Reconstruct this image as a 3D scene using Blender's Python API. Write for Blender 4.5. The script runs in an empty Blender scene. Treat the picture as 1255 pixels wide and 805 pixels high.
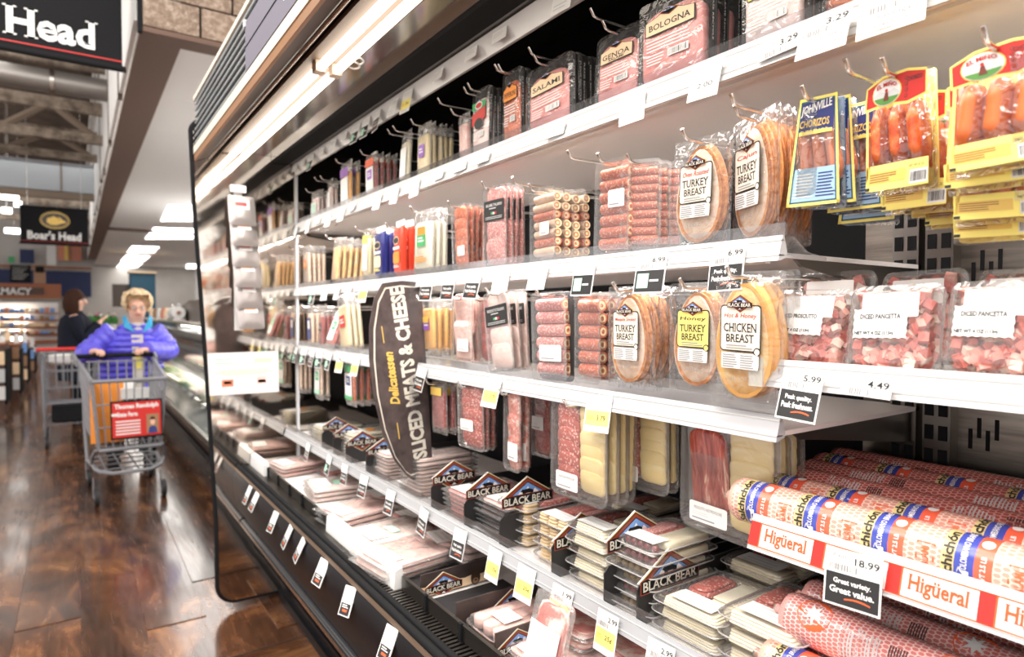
import bpy, bmesh, math, random
from mathutils import Vector, Matrix
random.seed(7)
PI = math.pi
S = bpy.context.scene
C = S.collection

# ---------------------------------------------------------------- camera
FPX, CX, CY = 780.0, 627.5, 402.5
YAW, PITCH, CAMH = math.atan(0.686), math.radians(1.47), 1.40
cd = bpy.data.cameras.new('camera')
cam = bpy.data.objects.new('camera', cd); C.objects.link(cam)
cam.location = (0, 0, CAMH)
cam.rotation_euler = (PI/2 - PITCH, 0, -YAW)
cd.sensor_width = 36.0
cd.lens = FPX/1255*36.0
cd.clip_start = 0.02
cd.dof.use_dof = True
cd.dof.focus_distance = 1.15
cd.dof.aperture_fstop = 3.6
S.camera = cam

# ---------------------------------------------------------------- world, lights, exposure
w = bpy.data.worlds.new('store_light'); S.world = w; w.use_nodes = True
w.node_tree.nodes['Background'].inputs[0].default_value = (1.0, 0.955, 0.92, 1)
w.node_tree.nodes['Background'].inputs[1].default_value = 1.3
S.view_settings.view_transform = 'Standard'
S.view_settings.look = 'None'
S.view_settings.gamma = 1.0
S.view_settings.exposure = 0.50
S.cycles.use_denoising = True
S.cycles.transparent_max_bounces = 24
S.cycles.max_bounces = 9
S.cycles.caustics_reflective = False
S.cycles.caustics_refractive = False
S.cycles.sample_clamp_indirect = 6.0

def area(name, loc, rot, sx, sy, power, col=(1, .95, .88)):
    l = bpy.data.lights.new(name, 'AREA'); l.shape = 'RECTANGLE'; l.size = sx; l.size_y = sy
    l.energy = power; l.color = col
    o = bpy.data.objects.new(name, l); C.objects.link(o); o.location = loc; o.rotation_euler = rot
    return o
# fluorescent strip inside the canopy, aimed down into the case
cl = area('canopy_strip_light', (0.625, 1.2, 2.098), (0, math.radians(-4), 0), 0.1, 4.0, 14); cl.data.spread = math.radians(130)
# store lamps over the aisle
area('aisle_lamp', (-1.6, 1.5, 4.6), (0, math.radians(-25), 0), 1.2, 5.0, 190, (1, .95, .9))
area('aisle_lamp', (-1.2, 7.5, 4.6), (0, 0, 0), 1.2, 5.0, 40, (1, .95, .9))
area('far_lamp', (-1.0, 18, 4.2), (0, 0, 0), 4, 8, 80, (1, .97, .93))
area('deli_lamp', (1.6, 8.0, 3.1), (0, 0, 0), 1.0, 6.0, 45, (1, .97, .93))
area('deli_case_fill', (1.30, 7.0, 1.20), (0, math.radians(25), 0), .06, 7.0, 85)  # added fill inside the counter, brightens the food behind the glass
for q in ((2.7, 6.5, 2.2), (2.4, 12.0, 2.2)):  # unseen fill points, added to lighten the deli side and its ceiling
    pl_ = bpy.data.lights.new('deli_back_fill', 'POINT'); pl_.energy = 75; pl_.shadow_soft_size = .25; pl_.color = (1, .97, .93)
    po = bpy.data.objects.new('deli_back_fill', pl_); C.objects.link(po); po.location = q

# ---------------------------------------------------------------- pixel helpers (a photo point put on a real plane)
_f = Vector((math.sin(YAW)*math.cos(PITCH), math.cos(YAW)*math.cos(PITCH), -math.sin(PITCH)))
_r = Vector((math.cos(YAW), -math.sin(YAW), 0)); _u = _r.cross(_f)
_o = Vector((0, 0, CAMH))
def ray(px, py): return _f + _r*((px-CX)/FPX) + _u*((CY-py)/FPX)
def onX(px, py, X): d = ray(px, py); return _o + d*(X/d.x)
def onY(px, py, Y): d = ray(px, py); return _o + d*(Y/d.y)
def onZ(px, py, Z): d = ray(px, py); return _o + d*((Z-CAMH)/d.z)

# ---------------------------------------------------------------- materials
def nm(name):
    m = bpy.data.materials.new(name); m.use_nodes = True
    nt = m.node_tree
    return m, nt, nt.nodes['Principled BSDF']
def c4(c): return (c[0], c[1], c[2], 1)
def plain(name, c, rough=.5, metal=0., emit=0., spec=.5, coat=0.):
    m, nt, b = nm(name)
    b.inputs['Base Color'].default_value = c4(c); b.inputs['Roughness'].default_value = rough
    b.inputs['Metallic'].default_value = metal; b.inputs['Specular IOR Level'].default_value = spec
    b.inputs['Coat Weight'].default_value = coat
    if emit:
        b.inputs['Emission Color'].default_value = c4(c); b.inputs['Emission Strength'].default_value = emit
    return m
def ramp(nt, src, stops, const=False):
    r = nt.nodes.new('ShaderNodeValToRGB'); e = r.color_ramp.elements
    if const: r.color_ramp.interpolation = 'CONSTANT'
    e[0].position, e[0].color = stops[0][0], c4(stops[0][1])
    e[1].position, e[1].color = stops[-1][0], c4(stops[-1][1])
    for p, c in stops[1:-1]:
        x = e.new(p); x.color = c4(c)
    nt.links.new(src, r.inputs[0]); return r.outputs[0]
def coords(nt, scale=(1, 1, 1), kind='Object', rnd=True):
    tc = nt.nodes.new('ShaderNodeTexCoord'); mp = nt.nodes.new('ShaderNodeMapping')
    mp.inputs['Scale'].default_value = scale
    nt.links.new(tc.outputs[kind], mp.inputs[0])
    if rnd:
        oi = nt.nodes.new('ShaderNodeObjectInfo'); mu = nt.nodes.new('ShaderNodeMath'); mu.operation = 'MULTIPLY'
        mu.inputs[1].default_value = 37.0; nt.links.new(oi.outputs['Random'], mu.inputs[0])
        nt.links.new(mu.outputs[0], mp.inputs['Location'])
    return mp.outputs[0]
def noise(nt, vec, scale, detail=3, rough=.55, dist=0.):
    n = nt.nodes.new('ShaderNodeTexNoise'); n.inputs['Scale'].default_value = scale
    n.inputs['Detail'].default_value = detail; n.inputs['Roughness'].default_value = rough
    n.inputs['Distortion'].default_value = dist
    nt.links.new(vec, n.inputs['Vector']); return n.outputs['Fac']
def vor(nt, vec, scale, feat='F1', out='Distance'):
    n = nt.nodes.new('ShaderNodeTexVoronoi'); n.feature = feat; n.inputs['Scale'].default_value = scale
    nt.links.new(vec, n.inputs['Vector']); return n.outputs[out]
def bump(nt, b, h, strength=.3, dist=.002):
    n = nt.nodes.new('ShaderNodeBump'); n.inputs['Strength'].default_value = strength; n.inputs['Distance'].default_value = dist
    nt.links.new(h, n.inputs['Height']); nt.links.new(n.outputs[0], b.inputs['Normal'])
def mixc(nt, fac, a, b_, mode='MIX'):
    n = nt.nodes.new('ShaderNodeMix'); n.data_type = 'RGBA'; n.blend_type = mode
    for s, i in ((fac, 0), (a, 6), (b_, 7)):
        if isinstance(s, (int, float)): n.inputs[i].default_value = s
        elif isinstance(s, tuple): n.inputs[i].default_value = c4(s)
        else: nt.links.new(s, n.inputs[i])
    return n.outputs[2]
def noisy(name, stops, scale=20, aniso=(1, 1, 1), rough=.5, detail=4, bmp=0., dist=0., metal=0., bdist=.002, rnd=True):
    m, nt, b = nm(name)
    v = coords(nt, aniso, rnd=rnd); f = noise(nt, v, scale, detail, .6, dist)
    nt.links.new(ramp(nt, f, stops), b.inputs['Base Color'])
    b.inputs['Roughness'].default_value = rough; b.inputs['Metallic'].default_value = metal
    if bmp: bump(nt, b, f, bmp, bdist)
    return m
def salami_mat(name, lean, fat, scale=160, cover=.42, rough=.35):
    m, nt, b = nm(name)
    v = coords(nt); f = vor(nt, v, scale); g = noise(nt, v, 60, 3)
    sp = ramp(nt, f, [(cover*.55, fat), (cover, lean)])
    tint = mixc(nt, g, sp, (lean[0]*.75, lean[1]*.6, lean[2]*.6)); 
    col = mixc(nt, .35, sp, tint)
    nt.links.new(col, b.inputs['Base Color']); b.inputs['Roughness'].default_value = rough
    bump(nt, b, g, .25)
    return m
def film_mat(name, clear=.95, gloss=.14, tint=(1, 1, 1), crinkle=.5, haze=.05, scale=28, rough=.1):
    """clear plastic film: see-through, with crisp crinkled reflections and a little haze"""
    m = bpy.data.materials.new(name); m.use_nodes = True; nt = m.node_tree
    nt.nodes.remove(nt.nodes['Principled BSDF']); out = nt.nodes['Material Output']
    tr = nt.nodes.new('ShaderNodeBsdfTransparent'); tr.inputs[0].default_value = c4(tuple(clear*x for x in tint))
    gl = nt.nodes.new('ShaderNodeBsdfGlossy'); gl.inputs['Roughness'].default_value = rough
    df = nt.nodes.new('ShaderNodeBsdfDiffuse'); df.inputs[0].default_value = (.93, .92, .91, 1)
    v = coords(nt); f = noise(nt, v, scale, 2, .5, .8)
    bp = nt.nodes.new('ShaderNodeBump'); bp.inputs['Strength'].default_value = crinkle; bp.inputs['Distance'].default_value = .01
    nt.links.new(f, bp.inputs['Height']); nt.links.new(bp.outputs[0], gl.inputs['Normal'])
    lw = nt.nodes.new('ShaderNodeLayerWeight'); lw.inputs['Blend'].default_value = gloss
    nt.links.new(bp.outputs[0], lw.inputs['Normal'])
    mr = nt.nodes.new('ShaderNodeMapRange'); mr.inputs['To Min'].default_value = gloss*.35; mr.inputs['To Max'].default_value = .62
    nt.links.new(lw.outputs['Fresnel'], mr.inputs['Value'])
    m1 = nt.nodes.new('ShaderNodeMixShader'); m1.inputs[0].default_value = haze
    nt.links.new(tr.outputs[0], m1.inputs[1]); nt.links.new(df.outputs[0], m1.inputs[2])
    m2 = nt.nodes.new('ShaderNodeMixShader'); nt.links.new(mr.outputs[0], m2.inputs[0])
    nt.links.new(m1.outputs[0], m2.inputs[1]); nt.links.new(gl.outputs[0], m2.inputs[2])
    nt.links.new(m2.outputs[0], out.inputs[0])
    return m

M = {}
def P(key, *a, **k):
    M[key] = plain(key, *a, **k); return M[key]
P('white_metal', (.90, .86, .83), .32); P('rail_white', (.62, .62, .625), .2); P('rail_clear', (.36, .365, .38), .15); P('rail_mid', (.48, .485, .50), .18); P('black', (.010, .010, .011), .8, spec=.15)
P('gloss_black', (.010, .010, .012), .32, spec=.14); P('card_black', (.018, .017, .018), .5); P('cream', (.74, .70, .60), .4); P('brown_trim', (.32, .17, .09), .4)
P('dark_brown', (.06, .035, .022), .35); P('chrome', (.72, .70, .67), .18, 1.); P('steel', (.62, .58, .54), .25, 1.)
P('dark_steel', (.20, .185, .17), .3, 1.); P('tube', (1.0, .93, .80), .5, emit=3.5); P('paper', (.76, .75, .73), .6)
P('paper_grey', (.60, .60, .60), .6); P('ink', (.02, .02, .02), .5); P('ink_grey', (.30, .29, .29), .6); P('white', (.82, .81, .79), .5)
P('yellow', (.93, .76, .10), .5); P('tag_yellow', (.95, .80, .20), .5); P('red', (.55, .022, .016), .4); P('orange_red', (.80, .12, .03), .45)
P('green', (.06, .40, .14), .45); P('mint', (.42, .74, .55), .5); P('purple', (.30, .12, .50), .45); P('navy', (.025, .035, .17), .4)
P('blue', (.045, .09, .50), .4); P('sky', (.16, .32, .66), .45); P('maroon', (.17, .035, .02), .4); P('peach', (.90, .66, .42), .5); P('label_cream', (.84, .74, .62), .5)
P('gold', (.80, .54, .12), .4); P('lilac', (.18, .17, .215), .6); P('badge_red', (.28, .045, .02), .45); P('orange', (.88, .30, .04), .45)
P('rubber', (.02, .02, .02), .7); P('plastic_grey', (.20, .20, .215), .4); P('teal', (.02, .10, .17), .5); P('wall_blue', (.018, .03, .10), .6)
P('skin', (.72, .42, .31), .5); P('lips', (.50, .16, .13), .5); P('dark_hair', (.035, .014, .008), .8, spec=.15); P('trousers', (.012, .012, .014), .85, spec=.1)
P('coat_black', (.008, .010, .018), .8, spec=.15); P('lining', (.02, .30, .55), .55); P('knit', (.60, .55, .50), .8); P('glass_rim', (.25, .15, .10), .35)
P('soffit_brown', (.13, .075, .052), .7); P('ceiling_lamp', (1, .97, .92), .5, emit=3.5); P('lit_shelf', (1, .90, .74), .5, emit=4.5)
P('timber', (.33, .10, .035), .45); P('timber_dark', (.075, .032, .018), .45); P('leaf', (.09, .26, .05), .6); P('flower', (.60, .12, .22), .6)
P('sausage_orange', (.72, .17, .05), .3); P('sausage_red', (.42, .06, .025), .3); P('sausage_pink', (.62, .22, .13), .3)
P('cracker', (.78, .58, .32), .7); P('olive', (.16, .10, .02), .35); P('grape', (.16, .02, .03), .25); P('duct', (.30, .28, .26), .4, .7)
P('duct_blue', (.40, .43, .46), .4, .2); P('joist', (.20, .15, .11), .7); P('backing', (.80, .76, .72), .5)
M['deck_roof'] = noisy('deck_roof', [(.3, (.03, .018, .012)), (.7, (.11, .07, .045))], 2.0, (1, 1, 1), .8)
M['joist_frosted'] = noisy('joist_frosted', [(.35, (.10, .07, .05)), (.65, (.34, .28, .22))], 6.0, (1, 1, 1), .8)
M['ham'] = noisy('ham', [(.30, (.86, .42, .38)), (.55, (.93, .64, .58)), (.75, (.96, .80, .74))], 45, (1, 1, 2.5), .3, bmp=.3)
M['ham_pale'] = noisy('ham_pale', [(.30, (.92, .64, .59)), (.7, (.96, .84, .79))], 40, (1, 1, 2), .3, bmp=.3)
M['bologna'] = noisy('bologna', [(.3, (.80, .28, .26)), (.7, (.88, .40, .37))], 30, rough=.35)
M['turkey'] = noisy('turkey', [(.3, (.74, .46, .30)), (.55, (.87, .66, .50)), (.8, (.92, .77, .64))], 40, (1, 1, 1.4), .35, bmp=.2, dist=1.2)
M['roast_edge'] = noisy('roast_edge', [(.3, (.42, .12, .03)), (.6, (.72, .30, .08)), (.8, (.86, .52, .22))], 110, rough=.4, bmp=.3)
M['chicken'] = noisy('chicken', [(.3, (.80, .38, .10)), (.55, (.90, .60, .26)), (.8, (.93, .74, .46))], 34, rough=.3, bmp=.2, dist=1.5)
M['provolone'] = noisy('provolone', [(.3, (.88, .68, .28)), (.7, (.92, .79, .43))], 9, (1, 1, 4), .3, bmp=.2)
M['swiss'] = noisy('swiss', [(.3, (.92, .72, .36)), (.7, (.95, .84, .58))], 8, rough=.3)
M['cheddar'] = noisy('cheddar', [(.3, (.86, .38, .06)), (.7, (.92, .52, .14))], 10, rough=.35)
M['white_cheese'] = noisy('white_cheese', [(.3, (.88, .80, .58)), (.7, (.93, .88, .72))], 10, rough=.35)
M['prosciutto'] = noisy('prosciutto', [(.33, (.26, .035, .03)), (.5, (.46, .09, .06)), (.60, (.58, .17, .12)), (.68, (.88, .58, .46))], 26, (1, 2.8, .42), .25, bmp=.4, dist=1.4)
M['pancetta'] = noisy('pancetta', [(.36, (.58, .13, .09)), (.52, (.76, .30, .24)), (.62, (.92, .74, .66))], 60, (1, 1.2, 1.2), .3, bmp=.3, dist=.8)
M['bacon'] = noisy('bacon', [(.42, (.66, .16, .13)), (.5, (.85, .45, .38)), (.6, (.95, .82, .75))], 24, (1, .8, 7), .3, dist=.5)
M['salami'] = salami_mat('salami', (.52, .10, .075), (.88, .60, .52))
M['salami_dark'] = salami_mat('salami_dark', (.34, .05, .045), (.72, .40, .33), 190, .36)
M['pepperoni'] = salami_mat('pepperoni', (.68, .15, .055), (.90, .50, .30), 130, .38)
M['salami_pink'] = salami_mat('salami_pink', (.74, .26, .24), (.93, .72, .68), 210, .5)
M['roll_meat'] = salami_mat('roll_meat', (.62, .15, .08), (.90, .62, .45), 200, .4)
M['chorizo'] = noisy('chorizo', [(.35, (.50, .07, .02)), (.6, (.74, .17, .05)), (.75, (.85, .38, .18))], 45, rough=.22, bmp=.4)
M['film'] = film_mat('film', .97, .17, crinkle=.8, haze=.03); M['tray_film'] = film_mat('tray_film', .95, .16, (1, .985, .97), .35, .06, 22, .08)
M['pouch_film'] = film_mat('pouch_film', .93, .16, (1, .99, .98), .8, .10, 34, .12)
M['bag_film'] = film_mat('bag_film', .96, .24, (1, .99, .96), 1.0, .02, 30, .1)
M['acrylic'] = film_mat('acrylic', .95, .15, (.97, .98, 1), .0, .03, 10, .05)
M['counter_glass'] = film_mat('counter_glass', .9, .22, (.94, .97, .96), .05, .03, 6, .06)
def chip_label(name, c): return plain(name, c, .5)
def block_mat():
    m, nt, b = nm('split_face_block'); v = coords(nt); f = noise(nt, v, 26, 6, .7); g = noise(nt, v, 3, 2)
    a = ramp(nt, f, [(.38, (.045, .032, .026)), (.5, (.20, .15, .115)), (.64, (.52, .45, .38))])
    nt.links.new(mixc(nt, g, a, (.34, .24, .17)), b.inputs['Base Color']); b.inputs['Roughness'].default_value = .95
    bump(nt, b, f, .8, .01); return m
M['block'] = block_mat(); P('mortar', (.06, .05, .045), .95)
def plank_mat():
    m, nt, b = nm('glossy_plank')
    v = coords(nt, (4, 1.6, 1)); f = noise(nt, v, 1.25, 6, .6, 1.2)
    v2 = coords(nt, (38, 2.4, 1)); g = noise(nt, v2, 1.4, 4, .6)
    a = ramp(nt, f, [(.34, (.010, .005, .004)), (.45, (.040, .016, .010)), (.56, (.125, .048, .021)), (.70, (.32, .145, .055))])
    k = mixc(nt, .28, a, mixc(nt, g, (.015, .007, .004), (.26, .115, .05)))
    oi = nt.nodes.new('ShaderNodeObjectInfo')
    hs = nt.nodes.new('ShaderNodeHueSaturation'); nt.links.new(k, hs.inputs['Color'])
    mr = nt.nodes.new('ShaderNodeMapRange'); mr.inputs['To Min'].default_value = .7; mr.inputs['To Max'].default_value = 1.35
    nt.links.new(oi.outputs['Random'], mr.inputs[0]); nt.links.new(mr.outputs[0], hs.inputs['Value'])
    nt.links.new(hs.outputs[0], b.inputs['Base Color'])
    b.inputs['Specular IOR Level'].default_value = .6
    b.inputs['Coat Weight'].default_value = .4; b.inputs['Coat Roughness'].default_value = .08
    rr = ramp(nt, g, [(.3, (.14,)*3), (.7, (.30,)*3)]); nt.links.new(rr, b.inputs['Roughness'])
    bump(nt, b, f, .08, .004); return m
M['plank'] = plank_mat()
def mirror_mat():
    m, nt, b = nm('polished_end_panel'); b.inputs['Metallic'].default_value = 1.
    b.inputs['Base Color'].default_value = (.70, .64, .58, 1); b.inputs['Roughness'].default_value = .055
    v = coords(nt, (1, 1, 1.4), rnd=False); f = noise(nt, v, 3.0, 2, .4, .6); bump(nt, b, f, .09, .02); return m
M['mirror'] = mirror_mat()
M['brushed'] = noisy('brushed', [(.3, (.13, .115, .10)), (.7, (.27, .24, .21))], 5, (1, 1, 14), .3, metal=1.)
M['canopy_mirror'] = plain('canopy_mirror', (.52, .49, .46), .16, 1.)
def puffer_mat():
    m, nt, b = nm('puffer'); v = coords(nt, rnd=False); f = noise(nt, v, 22, 3)
    nt.links.new(ramp(nt, f, [(.3, (.075, .06, .52)), (.7, (.13, .11, .72))]), b.inputs['Base Color']); b.inputs['Roughness'].default_value = .38
    bump(nt, b, f, .5, .01); return m
M['puffer'] = puffer_mat()
M['curls'] = noisy('curls', [(.3, (.40, .26, .12)), (.7, (.80, .62, .40))], 30, rough=.6, bmp=.6)
M['sign_slate'] = noisy('sign_slate', [(.3, (.040, .026, .026)), (.7, (.105, .075, .070))], 22, rough=.75, detail=6)
M['bear_card'] = noisy('bear_card', [(.3, (.03, .022, .02)), (.7, (.075, .05, .045))], 14, rough=.5)
M['panel_wall'] = noisy('panel_wall', [(.3, (.50, .47, .43)), (.7, (.68, .65, .61))], 3, (1, 1, .3), .7)
P('ceiling_white', (.86, .85, .83), .8); P('seam', (.35, .33, .31), .8)
def net_mat(name, base, net, scale, warm=None):
    """printed net on a salami casing: hexagon outlines on the cylinder"""
    m, nt, b = nm(name); tc = nt.nodes.new('ShaderNodeTexCoord')
    mp = nt.nodes.new('ShaderNodeMapping'); mp.inputs['Scale'].default_value = scale; nt.links.new(tc.outputs['UV'], mp.inputs[0])
    sx = nt.nodes.new('ShaderNodeSeparateXYZ'); nt.links.new(mp.outputs[0], sx.inputs[0])
    def math_(op, a, b_=None):
        n = nt.nodes.new('ShaderNodeMath'); n.operation = op
        for i, s in enumerate((a, b_)):
            if s is None: continue
            if isinstance(s, (int, float)): n.inputs[i].default_value = s
            else: nt.links.new(s, n.inputs[i])
        return n.outputs[0]
    # hexagon cell distance
    x, y = sx.outputs[0], sx.outputs[1]
    def cell(ox, oy):
        fx = math_('SUBTRACT', math_('FRACT', math_('ADD', x, ox)), .5)
        fy = math_('MULTIPLY', math_('SUBTRACT', math_('FRACT', math_('ADD', math_('DIVIDE', y, 1.732), oy)), .5), 1.732)
        ax, ay = math_('ABSOLUTE', fx), math_('ABSOLUTE', fy)
        return math_('MAXIMUM', ax, math_('ADD', math_('MULTIPLY', ax, .5), math_('MULTIPLY', ay, .866)))
    dd = math_('MINIMUM', cell(0, 0), cell(.5, .5))
    line = ramp(nt, dd, [(.36, (0, 0, 0)), (.42, (1, 1, 1))])
    g = noise(nt, coords(nt), 40, 3)
    bc = mixc(nt, g, base, tuple(.8*q for q in base))
    nt.links.new(mixc(nt, line, bc, net), b.inputs['Base Color']); b.inputs['Roughness'].default_value = .22
    bump(nt, b, noise(nt, coords(nt), 18, 2), .35, .006)
    return m
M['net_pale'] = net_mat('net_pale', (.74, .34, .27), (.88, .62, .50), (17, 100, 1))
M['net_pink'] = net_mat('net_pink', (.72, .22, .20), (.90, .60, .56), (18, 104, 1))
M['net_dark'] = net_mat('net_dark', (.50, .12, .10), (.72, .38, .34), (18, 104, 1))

# ---------------------------------------------------------------- mesh helpers
class MB:
    def __init__(s): s.v = []; s.f = []; s.m = []; s.uv = {}
    def add(s, vs, fs, mi=0):
        n = len(s.v); s.v += [tuple(q) for q in vs]
        for f in fs: s.f.append(tuple(i+n for i in f)); s.m.append(mi)
        return s
    def box(s, x0, x1, y0, y1, z0, z1, mi=0):
        return s.add([(x0,y0,z0),(x1,y0,z0),(x1,y1,z0),(x0,y1,z0),(x0,y0,z1),(x1,y0,z1),(x1,y1,z1),(x0,y1,z1)],
                     [(0,3,2,1),(4,5,6,7),(0,1,5,4),(1,2,6,5),(2,3,7,6),(3,0,4,7)], mi)
    def rings(s, R, mi=0, cap0=True, cap1=True, closed=True):
        n = len(R[0]); vs = [q for r in R for q in r]; fs = []
        for k in range(len(R)-1):
            for i in range(n if closed else n-1):
                j = (i+1) % n; fs.append((k*n+i, k*n+j, (k+1)*n+j, (k+1)*n+i))
        if cap0: fs.append(tuple(range(n-1, -1, -1)))
        if cap1: fs.append(tuple((len(R)-1)*n+i for i in range(n)))
        return s.add(vs, fs, mi)
    def tube(s, pts, r, n=8, mi=0, caps=True):
        pts = [Vector(p) for p in pts]; R = []
        rs = r if isinstance(r, (list, tuple)) else [r]*len(pts)
        up = None
        for i, p in enumerate(pts):
            t = (pts[min(i+1, len(pts)-1)] - pts[max(i-1, 0)]).normalized()
            if up is None: up = Vector((0, 0, 1)) if abs(t.z) < .9 else Vector((1, 0, 0))
            a = t.cross(up).normalized(); b = a.cross(t).normalized(); up = b
            R.append([p + a*(rs[i]*math.cos(2*PI*k/n)) + b*(rs[i]*math.sin(2*PI*k/n)) for k in range(n)])
        return s.rings(R, mi, caps, caps)
    def prism(s, pts, ext, mi=0):
        """closed outline (3-D points) pushed along ext"""
        e = Vector(ext); A = [Vector(p) for p in pts]; B = [p+e for p in A]
        return s.rings([A, B], mi)
    def quad(s, a, b, c, d, mi=0): return s.add([a, b, c, d], [(0, 1, 2, 3)], mi)
    def data(s, name, mats, smooth=False):
        me = bpy.data.meshes.new(name); me.from_pydata(s.v, [], s.f)
        for m in (mats if isinstance(mats, (list, tuple)) else [mats]): me.materials.append(m)
        me.polygons.foreach_set('material_index', s.m)
        if smooth: me.polygons.foreach_set('use_smooth', [True]*len(s.f))
        me.update()
        bm = bmesh.new(); bm.from_mesh(me); bmesh.ops.recalc_face_normals(bm, faces=bm.faces); bm.to_mesh(me); bm.free()
        if smooth: me.set_sharp_from_angle(angle=math.radians(50))
        return me
    def build(s, name, mats, parent=None, smooth=False, loc=None):
        return put(name, s.data(name, mats, smooth), parent, loc)
def put(name, me, parent=None, loc=None, rot=None, scale=None):
    o = bpy.data.objects.new(name, me); C.objects.link(o)
    if parent is not None: o.parent = parent
    if loc is not None: o.location = loc
    if rot is not None: o.rotation_euler = rot
    if scale is not None: o.scale = scale
    return o
def tag(o, label=None, cat=None, group=None, kind=None):
    if label: o['label'] = label
    if cat: o['category'] = cat
    if group: o['group'] = group
    if kind: o['kind'] = kind
    return o
def empty(name, loc=(0, 0, 0), rz=0): 
    o = put(name, None, None, loc); o.rotation_euler.z = rz; return o
def dup(o, parent=None):
    c = o.copy(); C.objects.link(c)
    if parent is not None: c.parent = parent
    for ch in o.children: dup(ch, c)
    return c
_txt = {}
def text_flat(s, bold=0., res=2, serif=False):
    k = (s, bold, serif)
    if k not in _txt:
        cu = bpy.data.curves.new('t', 'FONT'); cu.body = s; cu.size = 1; cu.align_x = 'CENTER'; cu.align_y = 'CENTER'
        cu.resolution_u = res; cu.offset = bold
        o = bpy.data.objects.new('t', cu); C.objects.link(o)
        dg = bpy.context.evaluated_depsgraph_get(); dg.update()
        me = bpy.data.meshes.new_from_object(o.evaluated_get(dg))
        vs = [(v.co.x, v.co.y) for v in me.vertices]; fs = [tuple(p.vertices) for p in me.polygons]
        if serif:   # slab feet on every short flat stem end
            use = {}
            for p in me.polygons:
                for e in p.edge_keys: use.setdefault(e, []).append(p.center)
            for (i, j), cs in use.items():
                if len(cs) != 1: continue
                (xa, ya), (xb, yb) = vs[i], vs[j]; l = abs(xa-xb)
                if abs(ya-yb) < .004 and .05 < l < .21:
                    sg = 1 if cs[0].y > ya else -1; m_ = (xa+xb)/2; h = l/2+.075; n = len(vs); t_ = .034*sg
                    vs += [(m_-h, ya), (m_+h, ya), (m_+h, ya+t_), (m_-h, ya+t_)]; fs.append((n, n+1, n+2, n+3))
        bpy.data.objects.remove(o); bpy.data.meshes.remove(me)
        if vs:
            x0 = min(v[0] for v in vs); x1 = max(v[0] for v in vs); y0 = min(v[1] for v in vs); y1 = max(v[1] for v in vs)
            vs = [((v[0]-(x0+x1)/2)/(x1-x0), (v[1]-(y0+y1)/2)/(y1-y0)) for v in vs]
        _txt[k] = (vs, fs)
    return _txt[k]
def text(mb, s, o, right, up, wd, ht, mi=0, bold=0., shear=0., arc=0., serif=False):
    """lettering fitted in a wd x ht box centred on o"""
    vs, fs = text_flat(s, bold, 2, serif); o, R, U = Vector(o), Vector(right), Vector(up)
    mb.add([o + R*(a*wd + shear*b*ht) + U*(b*ht - arc*a*a*4) for a, b in vs], fs, mi)
def rrect(wd, ht, r, n=4):
    r = max(min(r, wd/2-1e-4, ht/2-1e-4), 1e-4); pts = []
    for cx, cy, a0 in ((1, 1, 0), (-1, 1, PI/2), (-1, -1, PI), (1, -1, 1.5*PI)):
        for k in range(n+1):
            a = a0 + PI/2*k/n; pts.append((cx*(wd/2-r)+r*math.cos(a), cy*(ht/2-r)+r*math.sin(a)))
    return pts
def ellipse(wd, ht, n=22, pw=1.): return [(wd/2*math.cos(2*PI*k/n), ht/2*math.sin(2*PI*k/n)) for k in range(n)]
def egg(wd, ht, n=22):
    return [(wd/2*math.cos(2*PI*k/n)*(1 - .16*math.sin(2*PI*k/n)), ht/2*math.sin(2*PI*k/n)) for k in range(n)]
def shell(mb, wd, ht, r, prof, cy=0, cz=0, mi=0, n=4, caps=True, shape='r'):
    """front faces -x; prof = (inset, x) from front to back; rings are closed at both ends"""
    R = []
    for ins, x in prof:
        if shape == 'r': pts = rrect(wd-2*ins, ht-2*ins, r-ins if r > ins else .002, n)
        elif shape == 'e': pts = ellipse(wd-2*ins, ht-2*ins)
        else: pts = egg(wd-2*ins, ht-2*ins)
        R.append([(x, cy-a, cz+b) for a, b in pts])
    return mb.rings(R, mi, caps, caps)
NUM = ['first', 'second', 'third', 'fourth', 'fifth', 'sixth', 'seventh', 'eighth', 'ninth', 'tenth', 'eleventh', 'twelfth',
       'thirteenth', 'fourteenth', 'fifteenth', 'sixteenth', 'seventeenth', 'eighteenth', 'nineteenth', 'twentieth']

# ================================================================ FLOOR
YE = 3.20                                   # plane of the case's polished end panel
floor = MB().box(-7, 6, -3, 31, -.06, -.004).build('floor', M['plank']); tag(floor, kind='structure')
pl_a = MB().box(-.1185, .1185, -.599, .599, -.0045, 0).data('plank', M['plank'])
for i in range(-9, 6):
    for k in range(9):
        y = 3.35 + .6 + 1.2*k + ((i*0.37) % 1)*1.2 - .6
        put('plank', pl_a, floor, (i*.24+.12, y, 0))
for r in range(6):
    for k in range(3):
        put('plank', pl_a, floor, (-1.3 + 1.2*k + ((r*.41) % 1)*.9, 2.62-.24*r+.0, 0), (0, 0, PI/2))
MB().box(-3, 1.2, 2.742, 2.752, -.0045, .0005).build('threshold_seam', M['dark_brown'], floor)

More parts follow.
